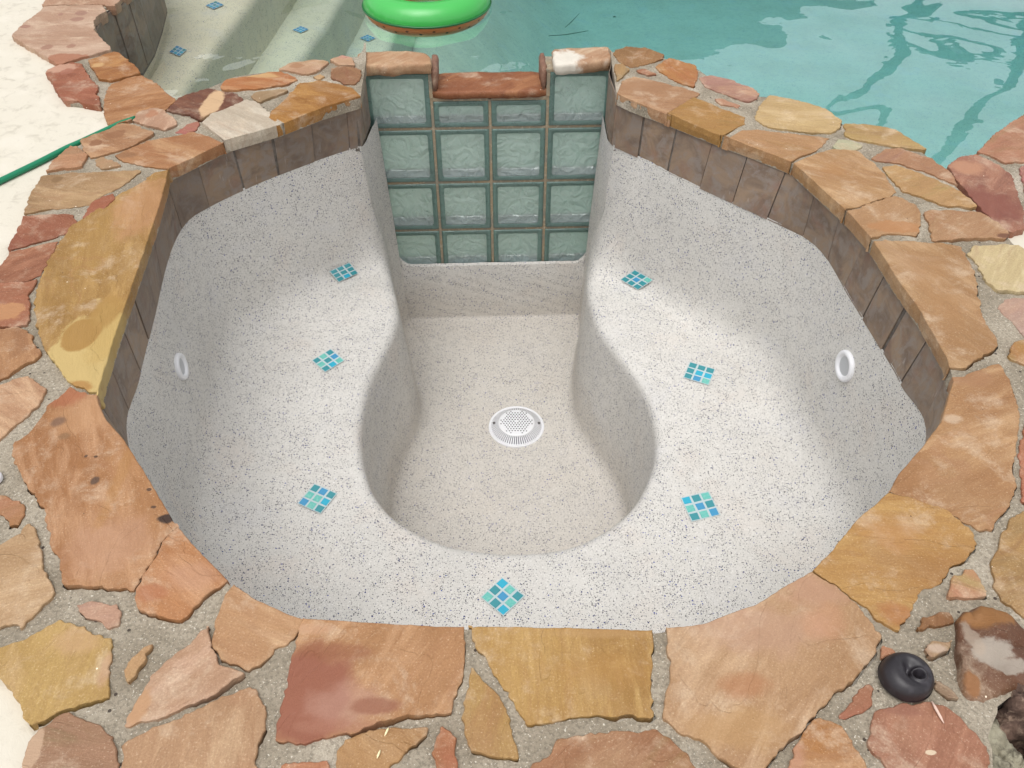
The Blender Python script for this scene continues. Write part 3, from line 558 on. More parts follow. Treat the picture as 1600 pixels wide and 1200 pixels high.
# ------------------------------------------------------------------ the spa basin
spa = empty('spa_basin', Vector((0, 1.95, -1.05)), 'empty white speckled plaster spa basin with a bench seat and a deep keyhole footwell', 'hot tub')
ZT, ZS, ZF = -.165, -.60, -1.05
def Ro(px, py):     # rim pixel -> outward by the stone overhang
    p = U(px, py, 0); c = Vector((0, 1.6, 0)); return p + (p - c).normalized() * .032
O_ = lambda x, y: (lambda p: Vector((p.x, p.y, 0)))(U(x, y, ZT))
W_ = lambda x, y: (lambda p: Vector((p.x, p.y, 0)))(U(x, y, ZS))
gl, gr = G(.006, .004, 0), G(GW - .006, .004, 0); glw, grw = G(.026, .004, 0), G(GW - .026, .004, 0)
PAIR = [(gl, glw, -.205), (O_(569,212), W_(604,362), -.19), (O_(563,228), W_(603,374), ZT), (O_(555,229), W_(605,386), ZT), (O_(520,240), W_(607,404), ZT), (O_(460,262), W_(614,438), ZT), (O_(400,286), W_(621,468), ZT), (O_(330,319), W_(622,495), ZT), (O_(290,345), W_(612,528), ZT), (O_(262,400), W_(595,560), ZT), (O_(240,490), W_(577,602), ZT), (O_(215,590), W_(567,648), ZT), (O_(196,680), W_(565,692), ZT)]
for r, w in [((240,768),(572,735)),((275,815),(588,772)),((360,908),(622,808)),((475,968),(680,838)),((620,977),(740,853)),((800,980),(800,858)),((1000,984),(880,850)),((1100,974),(930,832)),((1200,932),(975,800)),((1270,894),(1000,770)),((1340,812),(1018,730)),((1389,769),(1024,700))]:
    PAIR.append((Ro(*r), W_(*w), ZT))
PAIR += [(O_(1450,683), W_(1022,665), ZT), (O_(1410,600), W_(1010,625), ZT), (O_(1380,547), W_(990,588), ZT), (O_(1330,466), W_(965,555), ZT), (O_(1278,384), W_(940,520), ZT), (O_(1205,343), W_(926,490), ZT), (O_(1080,285), W_(918,455), ZT), (O_(1010,250), W_(917,422), ZT), (O_(967,230), W_(921,384), ZT), (O_(958,226), W_(924,370), ZT), (O_(950,205), W_(926,358), -.19), (gr, grw, -.205)]
def cr(a, b, c, d, t):
    return .5 * ((2 * b) + (c - a) * t + (2 * a - 5 * b + 4 * c - d) * t * t + (3 * b - a - 3 * c + d) * t ** 3)
cols_ = []
NP = len(PAIR)
for i in range(NP - 1):
    q = [PAIR[max(0, min(NP - 1, k))] for k in (i - 1, i, i + 1, i + 2)]
    n = max(3, min(22, int(max((q[2][0] - q[1][0]).length, (q[2][1] - q[1][1]).length) / .012)))
    for k in range(n):
        t = k / n
        cols_.append((cr(*[x[0] for x in q], t), cr(*[x[1] for x in q], t), q[1][2] * (1 - t) + q[2][2] * t, 0))
cols_.append((gr, grw, -.205, 0))
# under the glass wall: right to left, opening corners rounded
NG = 44
for k in range(NG + 1):
    t = k / NG; a = .026 + (GW - .052) * (1 - t); e = min(a - .026, GW - .026 - a)
    zt = -.803 + .045 * (1 - min(1, e / .045)) ** 2 * 1.0
    p = G(a, .004, 0)
    cols_.append((p, p, zt, 1))
CC = Vector((.0, 1.93, 0))
def prof(i):
    O, Wp, zt, gls = cols_[i]; L = (Wp - O).length; d = (Wp - O) / L if L > 1e-6 else Vector((0, 0, 0)); out = []
    wob = .004 * fbm((O.x * 6, O.y * 6, 2), 3)
    zt0 = zt + (.003 * fbm((O.x * 30, O.y * 30, 4), 3) if not gls else .002 * fbm((O.x * 25, O.y, 4), 2))
    if gls:
        out += [O + Vector((0, 0, zt0 + .0)), O + gn * .006 + Vector((0, 0, zt0 - .006))]
        for k in range(17):
            z = (zt0 - .006) + (ZS - .06 - .15 - (zt0 - .006)) * k / 17 if zt0 < -.7 else 0
            out.append(O + gn * (.007 + .006 * k / 17) + Vector((0, 0, zt0 - .006 - .04 * k / 17)))
    else:
        kk = min(1, max(0, (L - .06) / .16)); kk = kk * kk * (3 - 2 * kk)
        s1 = min(.035, .3 * L); rc = min(.11, .34 * L); re = min(.035, .2 * L)
        full = []; flat = []
        for k in range(7): t = k / 6; full.append((s1 * t ** 1.2, zt0 + (ZS + rc - zt0) * t))
        for k in range(1, 6): t = k / 5 * math.pi / 2; full.append((s1 + rc * (1 - math.cos(t)), ZS + rc - rc * math.sin(t)))
        full += [(s1 + rc + (L - re - s1 - rc) * t, ZS) for t in (.3, .65, 1.0)]
        for k in range(1, 5): t = k / 4 * math.pi / 2; full.append((L - re + re * math.sin(t), ZS - re + re * math.cos(t)))
        for k in range(19): t = k / 18; flat.append((L * t, zt0 + (ZS - .035 - zt0) * t))
        for (a, b), (c, e) in zip(full, flat):
            out.append(O + d * (a * kk + c * (1 - kk)) + Vector((0, 0, b * kk + e * (1 - kk) + (wob if b < ZS + .002 else 0))))
    base = out[-1].copy(); P0 = Vector((base.x, base.y, 0)); dirc = (CC - P0).normalized(); D = (CC - P0).length
    if gls: dirc = (dirc * .3 + gn * .7).normalized()
    f = .016 if gls else .055; sl = .02 if gls else .045
    z0 = base.z
    for k in range(1, 7): t = k / 6; out.append(P0 + dirc * sl * t + Vector((0, 0, z0 + (ZF + f - z0) * t)))
    for k in range(1, 6): t = k / 5 * math.pi / 2; out.append(P0 + dirc * (sl + f * (1 - math.cos(t))) + Vector((0, 0, ZF + f - f * math.sin(t))))
    last = out[-1].copy()
    for k in range(1, 9):
        t = k / 9; p = last.lerp(Vector((CC.x, CC.y, last.z)), t); p.z = ZF - .010 * t; out.append(p)
    return out
PR = [prof(i) for i in range(len(cols_))]
m_ = len(PR[0]); n_ = len(PR)
assert all(len(p) == m_ for p in PR), set(len(p) for p in PR)
verts = [v for p in PR for v in p]; faces = []
for i in range(n_):
    j = (i + 1) % n_
    for k in range(m_ - 1): faces.append((i * m_ + k, j * m_ + k, j * m_ + k + 1, i * m_ + k + 1))
verts.append(Vector((CC.x, CC.y, ZF - .011)))
for i in range(n_): faces.append((i * m_ + m_ - 1, ((i + 1) % n_) * m_ + m_ - 1, len(verts) - 1))
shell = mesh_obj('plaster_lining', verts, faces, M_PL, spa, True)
bm = bmesh.new(); bm.from_mesh(shell.data); bmesh.ops.remove_doubles(bm, verts=bm.verts, dist=1e-5); bmesh.ops.recalc_face_normals(bm, faces=bm.faces)
bvh = BVHTree.FromBMesh(bm)
off_ = parent_world(spa)
up = sum((f.normal.z * f.calc_area() for f in bm.faces))
if up < 0: bmesh.ops.reverse_faces(bm, faces=bm.faces)
bm.to_mesh(shell.data); bm.free()
shell.data.polygons.foreach_set('use_smooth', [True] * len(shell.data.polygons))
def hit(px, py):
    o = Vector((0, 0, CH)) - off_; d = ray(px, py).normalized()
    l, nrm, _, _ = bvh.ray_cast(o, d)
    if l is None: return None, None
    if nrm.dot(d) > 0: nrm = -nrm
    return l + off_, nrm

# tile band: one mesh, each tile a face plate of its own with grout behind
def band(name, line, z0f, z1f, mat, parent, tw=.118, seed=3, facing=None, gap=.0025, topf=None):
    r = random.Random(seed); P = resample([Vector(p) for p in line], .006, False); s = [0]
    for a, b in zip(P, P[1:]): s.append(s[-1] + (b - a).length)
    def at(x):
        x = max(0, min(s[-1] - 1e-6, x))
        lo = 0; hi = len(s) - 1
        while hi - lo > 1:
            md = (lo + hi) // 2
            if s[md] <= x: lo = md
            else: hi = md
        return P[lo].lerp(P[lo + 1], (x - s[lo]) / (s[lo + 1] - s[lo]))
    mb = MB(); tints = []; x = -r.uniform(0, tw); c = facing or Vector((0, 1.6, 0))
    while x < s[-1]:
        w = tw * r.uniform(.93, 1.04); g = gap * (4.5 if r.random() < .10 else r.uniform(.6, 1.3)); a, b = max(0, x + g / 2), min(s[-1], x + w - g / 2)
        if b - a > .01:
            k = max(1, int((b - a) / .02)); pr = r.uniform(-.0015, .0015); tint = (r.random(), r.random(), r.random(), 1)
            pts = [at(a + (b - a) * i / k) for i in range(k + 1)]
            d = (pts[-1] - pts[0]).normalized(); nn = Vector((d.y, -d.x, 0))
            if (c - pts[0]).dot(nn) < 0: nn = -nn
            lo_, hi_ = [], []
            b0 = len(mb.v); vs = []; fs = []
            for q in pts:
                q2 = q + nn * (.003 + pr); zt, zb = z1f(q), z0f(q); sh = topf(q) - q if topf else Vector((0, 0, 0))
                vs += [q + sh + Vector((0, 0, zt)) , q2 + sh + Vector((0, 0, zt - .0015)), q2 + Vector((0, 0, zb + .001)), q + Vector((0, 0, zb))]
            for i in range(k):
                for e in range(3): fs.append((i * 4 + e, i * 4 + e + 1, i * 4 + 4 + e + 1, i * 4 + 4 + e))
            fs += [(0, 1, 2, 3), (k * 4, k * 4 + 3, k * 4 + 2, k * 4 + 1)]
            nf = len(fs); mb.add(vs, fs, 0); tints += [tint] * nf
        x += w
    b0 = len(mb.v); vs = []; fs = []
    for q in P: vs += [(topf(q) if topf else q) + Vector((0, 0, z1f(q) + .004)), q + Vector((0, 0, z0f(q) - .012))]
    fs = [(i * 2, i * 2 + 1, i * 2 + 3, i * 2 + 2) for i in range(len(P) - 1)]
    mb.add(vs, fs, 1); tints += [(.5, .5, .5, 1)] * len(fs)
    o = mb.build(name, [mat, M_GROUT], parent)
    ca = o.data.color_attributes.new('tint', 'FLOAT_COLOR', 'CORNER')
    for p in o.data.polygons:
        for li in p.loop_indices: ca.data[li].color = tints[p.index]
    return o
tl = []
for i, (O, Wp, zt, gls) in enumerate(cols_):
    if not gls:
        c = Vector((0, 1.7, 0)); p = Vector((O.x, O.y, 0)); tl.append(p + (p - c).normalized() * .0015)
def tile_top(q):
    d, r = to_rim(q); k = min(1, max(0, (.16 - d) / .05)); c = Vector((0, 1.6, 0)); t = r + (r - c).normalized() * .016
    return q.lerp(t, k)
tl = [G(-.024, -.012, 0)] + tl[8:-8] + [G(GW + .017, -.012, 0)]
band('waterline_tile', tl, lambda q: ZT - .006, lambda q: -.018, M_TILE, spa, topf=tile_top)

# outer wall towards the pool
ow = resample([U(*p) for p in pool_near] , .03, False); ow2 = resample([U(*p) for p in pool_near2[:-4]], .03, False)
for nm, L in (('outer_wall', ow), ('outer_wall', ow2)):
    band(nm, [p + Vector((0, -.018, 0)) for p in L], lambda q: -.20, lambda q: -.035, M_TILE, spa, seed=9, facing=Vector((0, 9, 0)))
    mb = MB(); vs = []
    for p in L: vs += [p + Vector((0, -.016, -.19)), p + Vector((0, -.016, -2.3))]
    mb.add(vs, [(i * 2, i * 2 + 1, i * 2 + 3, i * 2 + 2) for i in range(len(L) - 1)]); mb.build('outer_plaster', M_PLP, spa)

# glass mosaic accents
M_MOS = []
for nm, c in (('teal', (56, 140, 148)), ('cyan', (40, 168, 198)), ('aqua', (96, 182, 172)), ('blue', (64, 144, 190))):
    m = NT('mosaic_' + nm); p = m.pos(); a = m.noise(p, 120, 3, .6, 1.5)
    col = m.mix(m.ramp(a, .4, .65, 0, .5 if nm == 'aqua' else .2), lin(c), lin((140, 204, 188) if nm == 'aqua' else (46, 156, 170)))
    M_MOS.append(m.principled(col, .12, None, **{'Specular_IOR_Level': .6, 'Coat_Weight': .5}))
M_MG = plain('white_mosaic_grout', (180, 196, 198), .85)
def mosaic(corners, pat, parent, proj, lift=.0015, base=.0025):
    P = []
    for x, y in corners:
        q = proj(x, y); P.append(q)
    mb = MB()
    n = (P[1] - P[0]).cross(P[3] - P[0]).normalized(); n = n if n.z > 0 else -n
    # a true square patch of nine tiles, best fit to the four corners
    c = sum(P, Vector((0, 0, 0))) / 4; ea = ((P[1] - P[0]) + (P[2] - P[3])) / 2; eb = ((P[3] - P[0]) + (P[2] - P[1])) / 2
    def at(u, v, h): return c + ea * (u - .5) + eb * (v - .5) + n * (h + base)
    mb.add([at(0, 0, lift * .4), at(1, 0, lift * .4), at(1, 1, lift * .4), at(0, 1, lift * .4)], [(0, 1, 2, 3)], 4)
    g = .028
    for i in range(3):
        for j in range(3):
            u0, u1, v0, v1 = i / 3 + g, (i + 1) / 3 - g, j / 3 + g, (j + 1) / 3 - g; e = .02
            jit = [(random.uniform(-.008, .008), random.uniform(-.008, .008)) for _ in range(4)]
            cs = [(u0, v0), (u1, v0), (u1, v1), (u0, v1)]; cs = [(a + x, b + y) for (a, b), (x, y) in zip(cs, jit)]
            mu, mv = (u0 + u1) / 2, (v0 + v1) / 2
            mb.add([at(a, b, 0) for a, b in cs] + [at(a + (mu - a) * .12, b + (mv - b) * .12, lift) for a, b in cs], [(4, 5, 6, 7), (0, 1, 5, 4), (1, 2, 6, 5), (2, 3, 7, 6), (3, 0, 4, 7)], pat[i * 3 + j])
    return mb.build('mosaic_tile', M_MOS + [M_MG], parent)
sp = lambda x, y: hit(x, y)[0]
for cs, pat in (([(514,424),(545,410),(560,427),(528,441)], [0,0,0,0,0,1,0,0,0]), ([(487,563),(517,547),(539,563),(508,584)], [0,2,0,2,0,1,0,3,2]),
                ([(466,786),(490,758),(529,770),(500,806)], [3,2,0,2,2,1,0,3,0]), ([(750,935),(785,902),(820,933),(787,963)], [2,0,1,0,3,2,1,2,0]),
                ([(1063,778),(1107,769),(1126,805),(1080,817)], [1,2,0,0,3,2,2,0,3]), ([(1078,567),(1117,577),(1108,604),(1066,590)], [0,0,0,0,1,3,0,1,2]),
                ([(970,437),(992,421),(1022,438),(997,453)], [0,0,0,0,3,0,0,0,2])):
    mosaic(cs, pat, spa, sp)

# jets
M_WP = plain('white_plastic', (226, 226, 228), .35)
M_HOLE = plain('dark_opening', (22, 22, 24), .7)
for (x, y, rad) in ((281, 573, .036), (1322, 572, .041)):
    p, n = hit(x, y); p = p + n * .002
    a = n.orthogonal().normalized(); b = n.cross(a)
    T = lambda u, v, w: p + a * u + b * v + n * w
    mb = MB(); mb.lathe([(rad * .95, -.012), (rad, .001), (rad * .98, .005), (rad * .91, .0080), (rad * .76, .0080), (rad * .69, .006), (rad * .64, .003), (rad * .60, .0022)], 40, T)
    mb.lathe([(rad * .60, .0022), (rad * .30, .0020), (0.0005, .0020)], 40, T, 1)
    j = mb.build('jet_fitting', [M_WP, plain('shaded_bore_plastic', (182, 184, 186), .5)], spa, True)  # grey inner disc paints in the shade of the bore
M_SCR = plain('steel_screw', (110, 108, 106), .3, Metallic=.8)
# main drain
p, n = hit(807, 667); p = Vector(p); rad = .098
drain = empty('drain_cover', p - parent_world(spa)); drain.parent = spa
T = lambda u, v, w: p + Vector((u, v, w))
mb = MB(); mb.lathe([(rad, -.004), (rad, .003), (rad * .985, .0055), (rad * .95, .006), (rad * .93, .004), (rad * .88, .004)], 72, T); mb.build('flange', M_WP, drain, True)
mb = MB(); mb.lathe([(rad * .90, .003), (rad * .60, .013)], 72, T); mb.build('slot_bed', plain('slot_shade', (120, 120, 128), .6), drain, True)
mb = MB()
for k in range(66):
    t = 2 * math.pi * k / 66; c, s = math.cos(t), math.sin(t); w = .0022
    def TT(r, q, z): return p + Vector((r * c - q * s, r * s + q * c, z))
    vs = []
    for r, z in ((rad * .93, .005), (rad * .78, .015), (rad * .63, .0225), (rad * .61, .022)): vs += [TT(r, -w * r / rad, z), TT(r, w * r / rad, z), TT(r, -w * r / rad, z - .008), TT(r, w * r / rad, z - .008)]
    fs = []
    for i in range(3): b = i * 4; fs += [(b, b + 1, b + 5, b + 4), (b, b + 4, b + 6, b + 2), (b + 1, b + 3, b + 7, b + 5)]
    mb.add(vs, fs)
mb.build('rib_ring', M_WP, drain)
mb = MB(); mb.lathe([(rad * .64, .018), (rad * .645, .022), (rad * .60, .0245), (rad * .4, .027), (rad * .2, .0285), (.0004, .029)], 72, T)
dome = lambda r: .0292 - .0047 * (r / (rad * .6)) ** 2
step = .0098
for i in range(-7, 8):
    for j in range(-8, 9):
        x = (i + (j % 2) * .5) * step; y = j * step * .87; r = math.hypot(x, y); an = math.degrees(math.atan2(y, x)) % 60
        if r > rad * .57 or (r > rad * .44 and 18 < an < 42) : continue
        if r < .003: continue
        vs = [T(x + .0026 * math.cos(q * math.pi / 5), y + .0026 * math.sin(q * math.pi / 5), dome(r) + .0001) for q in range(10)]
        mb.add(vs, [tuple(range(10))], 1)
mb.build('perforated_cap', [M_WP, M_HOLE], drain, False)
for s in (-1, 1):
    mb = MB(); mb.lathe([(.0045, .013), (.0045, .0175), (.0032, .0178), (.0004, .016)], 16, lambda u, v, w, s=s: p + Vector((u + s * rad * .80, v + .004, w)))
    mb.build('screw', M_SCR, drain, True)

# ------------------------------------------------------------------ glass block wall
wall = empty('glass_block_wall', G(GW / 2, 0, -.805), 'wall of pale green wavy glass blocks with two capped piers and a low brown spillway sill between them', 'glass wall')
def glassm(name, tint, bumpd, scale, gloss_r=.03, diff=0.0, dcol=(150, 185, 168), rings=False):
    m = NT(name); p = m.pos()
    a = m.noise(m.vmath('MULTIPLY', p, (1, .3, 1)), scale, 2, .45, 1.2)
    b = m.noise(p, scale * 3.2, 2, .5, 1.4)
    nrm = m.bump(m.math('ADD', a, m.math('MULTIPLY', b, .25)), bumpd, 1.0)
    tr = m.n('BsdfTransparent', {'Color': lin(tint)}); gl_ = m.n('BsdfGlossy', {'Color': (1, 1, 1, 1), 'Roughness': gloss_r, 'Normal': nrm})
    fr = m.schlick(nrm, .04)
    base = tr.outputs[0]
    if diff:
        line = m.ramp(m.math('ABSOLUTE', m.math('SUBTRACT', b, .5)), .0, .030, 1, 0)
        zone = m.ramp(a, .47, .60)
        col = m.mix(m.math('MULTIPLY', m.math('MULTIPLY', line, zone), .55), lin(dcol), lin((52, 78, 74)))
        nr2 = m.bump(m.noise(p, scale * .8, 1, .4, 1.8), bumpd * 1.6, 1.0); df = m.n('BsdfDiffuse', {'Color': col, 'Normal': nr2}); tl_ = m.n('BsdfTranslucent', {'Color': col, 'Normal': nr2})
        mx = m.n('MixShader', {0: .5, 1: df.outputs[0], 2: tl_.outputs[0]})
        base = m.n('MixShader', {0: diff, 1: tr.outputs[0], 2: mx.outputs[0]}).outputs[0]
    s = m.n('MixShader', {0: fr, 1: base, 2: gl_.outputs[0]})
    m.t.links.new(s.outputs[0], m.out.inputs['Surface']); return m.mat
M_GF = glassm('hazed_wavy_glass', (250, 254, 252), .010, 26, .03, .38, (240, 252, 245))  # pale diffuse haze brightens the pane for light missing inside the block
M_GB = glassm('pale_green_rippled_glass', (225, 244, 232), .012, 20, .08, .86, (238, 250, 241))
M_GE = glassm('green_glass_edge', (150, 180, 172), .003, 30, .06, .88, (134, 164, 156))
M_GL = glassm('lit_inner_ledge', (225, 230, 240), .010, 24, .10, .92, (226, 232, 250))  # light falling on the ledge is put into its pale colour
NB = 4; bw = GW / NB; jt = .0047
rows = [(-.457, -.25), (-.656, -.457), (-.803, -.656)]
cells = [(i, z0, z1) for z0, z1 in rows for i in range(4)] + [(0, -.25, -.052), (3, -.25, -.052), (1, -.25, -.148), (2, -.25, -.148)]
WDp = .092
for i, z0, z1 in cells:
    a0, a1 = i * bw + jt, (i + 1) * bw - jt; b0, b1 = z0 + jt, z1 - jt
    if z0 < -.8: b0 = z0 - .03
    if i == 0: a0 = -.021 if z1 > -.1 else -.012
    if i == 3: a1 = GW + (.014 if z1 > -.1 else .010)
    cx, cz = (a0 + a1) / 2, (b0 + b1) / 2
    blk = empty('glass_block', G(cx, 0, cz) - parent_world(wall)); blk.parent = wall
    if z1 > -.1: blk['label'] = 'full greener glass block at the top of the %s pier' % ('left' if i == 0 else 'right')
    elif z0 == -.25: blk['label'] = 'low glass block cut off by the brown sill'
    rim_w = .017
    def ring(a0, a1, b0, b1, y, r, n=5):
        pts = []
        for (cx_, cz_, st) in ((a1 - r, b1 - r, 0), (a0 + r, b1 - r, 90), (a0 + r, b0 + r, 180), (a1 - r, b0 + r, 270)):
            for k in range(n): t = R(st + 90 * k / (n - 1)); pts.append(G(cx_ + r * math.cos(t), y, cz_ + r * math.sin(t)))
        return pts
    # green cast rim: proud lip round the face and the outer sides
    rings = [ring(a0, a1, b0, b1, -WDp, .003), ring(a0, a1, b0, b1, -.004, .004), ring(a0 + .002, a1 - .002, b0 + .002, b1 - .002, -.0005, .006),
             ring(a0 + .005, a1 - .005, b0 + .005, b1 - .005, .0, .008), ring(a0 + rim_w - .002, a1 - rim_w + .002, b0 + rim_w - .002, b1 - rim_w + .002, -.0008, .008), ring(a0 + rim_w, a1 - rim_w, b0 + rim_w, b1 - rim_w, -.003, .009)]
    n = len(rings[0]); mb = MB(); mb.add([v for q in rings for v in q], [(s * n + k, s * n + (k + 1) % n, (s + 1) * n + (k + 1) % n, (s + 1) * n + k) for s in range(len(rings) - 1) for k in range(n)])
    mb.build('rim', M_GE, blk, True)
    ia0, ia1, ib0, ib1 = a0 + rim_w, a1 - rim_w, b0 + rim_w, b1 - rim_w
    # inner chamber: sides, ledge, back pane
    mb = MB(); f_ = ring(ia0, ia1, ib0, ib1, -.006, .009); bk = ring(ia0 - .006, ia1 + .006, ib0 - .010, ib1 + .006, -.078, .012)
    fs = []; mi = []
    mb.v += f_ + bk
    for k in range(n):
        mb.f.append((k, (k + 1) % n, n + (k + 1) % n, n + k)); mid = (f_[k].z + f_[(k + 1) % n].z) / 2
        mb.m.append(1 if mid < ib0 + .004 else 0)
    mb.build('hollow_side', [M_GE, M_GL], blk, True)
    def pane(y, nx, nz, wav, x0, x1, y0, y1, seed):
        vs = []; fs = []
        for jz in range(nz + 1):
            for ix in range(nx + 1):
                a = x0 + (x1 - x0) * ix / nx; z = y0 + (y1 - y0) * jz / nz
                vs.append(G(a, y + wav * fbm((a * 16, z * 16, seed), 3), z))
        for jz in range(nz):
            for ix in range(nx): q = jz * (nx + 1) + ix; fs.append((q, q + 1, q + nx + 2, q + nx + 1))
        return vs, fs
    sd = i * 3.1 + z0 * 17
    vs, fs = pane(-.078, 20, 20, .006, ia0 - .006, ia1 + .006, ib0 - .010, ib1 + .006, sd); mb = MB(); mb.add(vs, fs); mb.build('back_pane', M_GB, blk, True)
    vs, fs = pane(-.005, 20, 20, .0025, ia0 - .001, ia1 + .001, ib0 - .001, ib1 + .001, sd + 9); mb = MB(); mb.add(vs, fs); mb.build('front_pane', M_GF, blk, True)
M_GLINT = NT('glass_ledge_glint'); _g = M_GLINT.n('BsdfGlossy', {'Color': (.96, .97, 1, 1), 'Roughness': .12}); _d = M_GLINT.n('BsdfDiffuse', {'Color': (.9, .92, .95, 1)})  # white material for the painted glint along each block's ledge
M_GLINT.t.links.new(M_GLINT.n('MixShader', {0: .5, 1: _g.outputs[0], 2: _d.outputs[0]}).outputs[0], M_GLINT.out.inputs['Surface']); M_GLINT = M_GLINT.mat
for blk in [b for b in wall.children if b.name.startswith('glass_block')]:
    bp = blk.children[-1]; xs = [v.co for v in bp.data.vertices]
    a0 = min((parent_world(blk) + v - GLp).dot(ge) for v in xs) + .012; a1 = max((parent_world(blk) + v - GLp).dot(ge) for v in xs) - .012; zb = min(v.z for v in xs) + blk.location.z + wall.location.z + .001
    sdd = a0 * 31 + zb * 7; mb = MB(); pts = []; rads = []
    for k in range(46):
        a = a0 + (a1 - a0) * k / 45; w = fbm((a * 45, zb * 30, 1), 3); hh = .004 + .006 * max(0, fbm((a * 22, zb * 11, 5), 3))
        pts.append(G(a, -.068 + .004 * w, zb + hh + .003)); rads.append(.0020 + .0046 * max(0, fbm((a * 30, zb * 9, 7), 2) + .35))
    mb.tube(pts, rads, 6); mb.build('ledge_glint', M_GLINT, blk, True)  # wavy white tube drawn in as the highlight at the ledge
# mortar between the blocks
M_JT = noisy('tan_joint_mortar', (156, 138, 112), (136, 130, 116), 18, .9, .001, (180, 168, 146), 90)
mb = MB()
TB = lambda a, n, z: G(a, n, z)
def bx(a0, a1, n0, n1, z0, z1): mb.box(a0, a1, n0, n1, z0, z1, 0, TB)
for i in (1, 2, 3): bx(i * bw - jt, i * bw + jt, -.094, -.0035, -.85, -.148 if i == 2 else -.075)
for z in (-.25, -.457, -.656):
    for i in range(4): bx(i * bw + (jt if i else -.0), (i + 1) * bw - (jt if i < 3 else .0), -.094, -.0043, z - jt, z + jt)
bx(bw + jt, 2 * bw - jt, -.094, -.002, -.148 - .004, -.138); bx(2 * bw + jt, 3 * bw - jt, -.094, -.002, -.152, -.138)
bx(-.022, bw + jt + .004, -.10, .0, -.056, -.048); bx(3 * bw - jt - .004, GW + .016, -.10, .0, -.056, -.048)
bx(bw - jt - .001, bw + jt + .001, -.10, .001, -.138, -.058); bx(3 * bw - jt - .001, 3 * bw + jt + .001, -.10, .001, -.138, -.058)
bx(-.05, -.023, -.13, -.02, -.86, -.05); bx(GW + .017, GW + .04, -.13, -.02, -.86, -.05)
mb.build('joint_mortar', M_JT, wall)
def rock(name, outline, z0, z1, cols, seed, parent, blobs=(), lo_scale=.0, thick_noise=.004):
    P = [Vector((p.x, p.y, 0)) for p in outline]
    if area(P) < 0: P.reverse()
    P = resample(chaikin(P, 1, .12), .008); P = [p + n * (fbm((p.x * 30, p.y * 30, seed), 3) * .003) for p, n in zip(P, normals(P))]
    V, T = fill(offset(P, -.005), [], .014); nb = len(P)
    zf = lambda x, y: z1 + fbm((x * 12, y * 12, seed), 3) * thick_noise + (math.floor(fbm((x * 26, y * 26, seed), 4) * 4) * .0035 if thick_noise > .01 else 0)
    vs = [Vector((v.x, v.y, zf(v.x, v.y))) for v in V]; fs = [tuple(f) for f in T]; b = len(vs)
    lv = [(.0, .003), (.002, .010), (.001, (z1 - z0) * .6), (-.002, z1 - z0)]
    for e, dz in lv:
        vs += [Vector((p.x, p.y, zf(p.x, p.y) - dz)) for p in offset(P, lambda p, n: e + .003 * fbm((p.x * 40, p.y * 40, dz * 200 + seed), 3))]
    for i in range(nb):
        j = (i + 1) % nb; fs.append((i, b + i, b + j, j))
        for l in range(len(lv) - 1): fs.append((b + l * nb + i, b + (l + 1) * nb + i, b + (l + 1) * nb + j, b + l * nb + j))
    fs.append(tuple(b + (len(lv) - 1) * nb + i for i in range(nb))[::-1])
    return mesh_obj(name, vs, fs, stone_mat(cols, None, seed, blobs), parent, True)
zc = -.012
c = rock('cap_stone', [U(x, y, zc) for x, y in [(558,84),(566,80),(600,79),(640,79),(664,82),(673,90),(674,98),(660,99),(630,99),(612,103),(590,101),(559,103)]], -.048, zc, [(224,180,140),(212,158,118),(232,200,166)], 701, wall); c['label'] = 'peach cap stone on the left pier'
c = rock('cap_stone', [U(x, y, zc) for x, y in [(864,76),(880,74),(920,73),(950,73),(957,80),(955,92),(930,95),(900,99),(880,100),(866,99)]], -.048, zc, [(222,182,148),(206,150,112),(234,206,178)], 702, wall, [(885,85,26,12,(246,240,236),.3,.95),(950,96,8,8,(240,232,226),.5,.9)]); c['label'] = 'cap stone whitened by scale on the right pier'
for a0, sd in ((bw + jt + .001, 703), (3 * bw - jt - .019, 704)):
    ol = [G(a0, .006, 0), G(a0 + .018, .004, 0), G(a0 + .018, -.12, 0), G(a0, -.12, 0)]
    rock('edge_stone', ol, -.113, -.044, [(150, 100, 84), (178, 136, 118), (120, 78, 66)], sd, wall)
sill = rock('spillway_sill', [G(bw - .002, .014, 0), G(3 * bw + .002, .014, 0), G(3 * bw + .002, -.135, 0), G(bw - .002, -.135, 0)], -.138, -.112, [(176, 104, 62), (160, 88, 52), (190, 124, 80)], 705, wall, thick_noise=.002)
sill['label'] = 'smooth reddish brown sill between the two piers'
# ------------------------------------------------------------------ swimming pool
WZ = -.175
pool = empty('swimming_pool', Vector((.6, 5.0, -1.6)), 'blue green swimming pool behind the spa with wide speckled steps in its left corner', 'pool')
# floor: shallow by the steps, falling away to the right
def pfz(x, y): 
    t = min(1, max(0, (x + .75) / 1.5)); t = t * t * (3 - 2 * t); return -.98 - .95 * t - .15 * min(1, max(0, (y - 3) / 4))
PG = offset(resample(POOL, .08), .02)
V, T = fill(PG, [], .16)
mesh_obj('pool_floor', [Vector((v.x, v.y, pfz(v.x, v.y))) for v in V], [tuple(f) for f in T], M_PLP, pool, True)
mb = MB(); n = len(PG); skip = lambda p: -1.3 < p.x < 1.4 and p.y < 3.05
vs = []
for p in PG: vs += [Vector((p.x, p.y, -.15)), Vector((p.x, p.y, -2.5))]
fs = []
for i in range(n):
    j = (i + 1) % n
    if not (skip(PG[i]) and skip(PG[j])): fs.append((2 * i, 2 * i + 1, 2 * j + 1, 2 * j))
mb.add(vs, fs); mb.build('pool_wall', M_PLP, pool)
lw = resample(offset(leftc, 0) if False else leftc[:9] , .02, False)
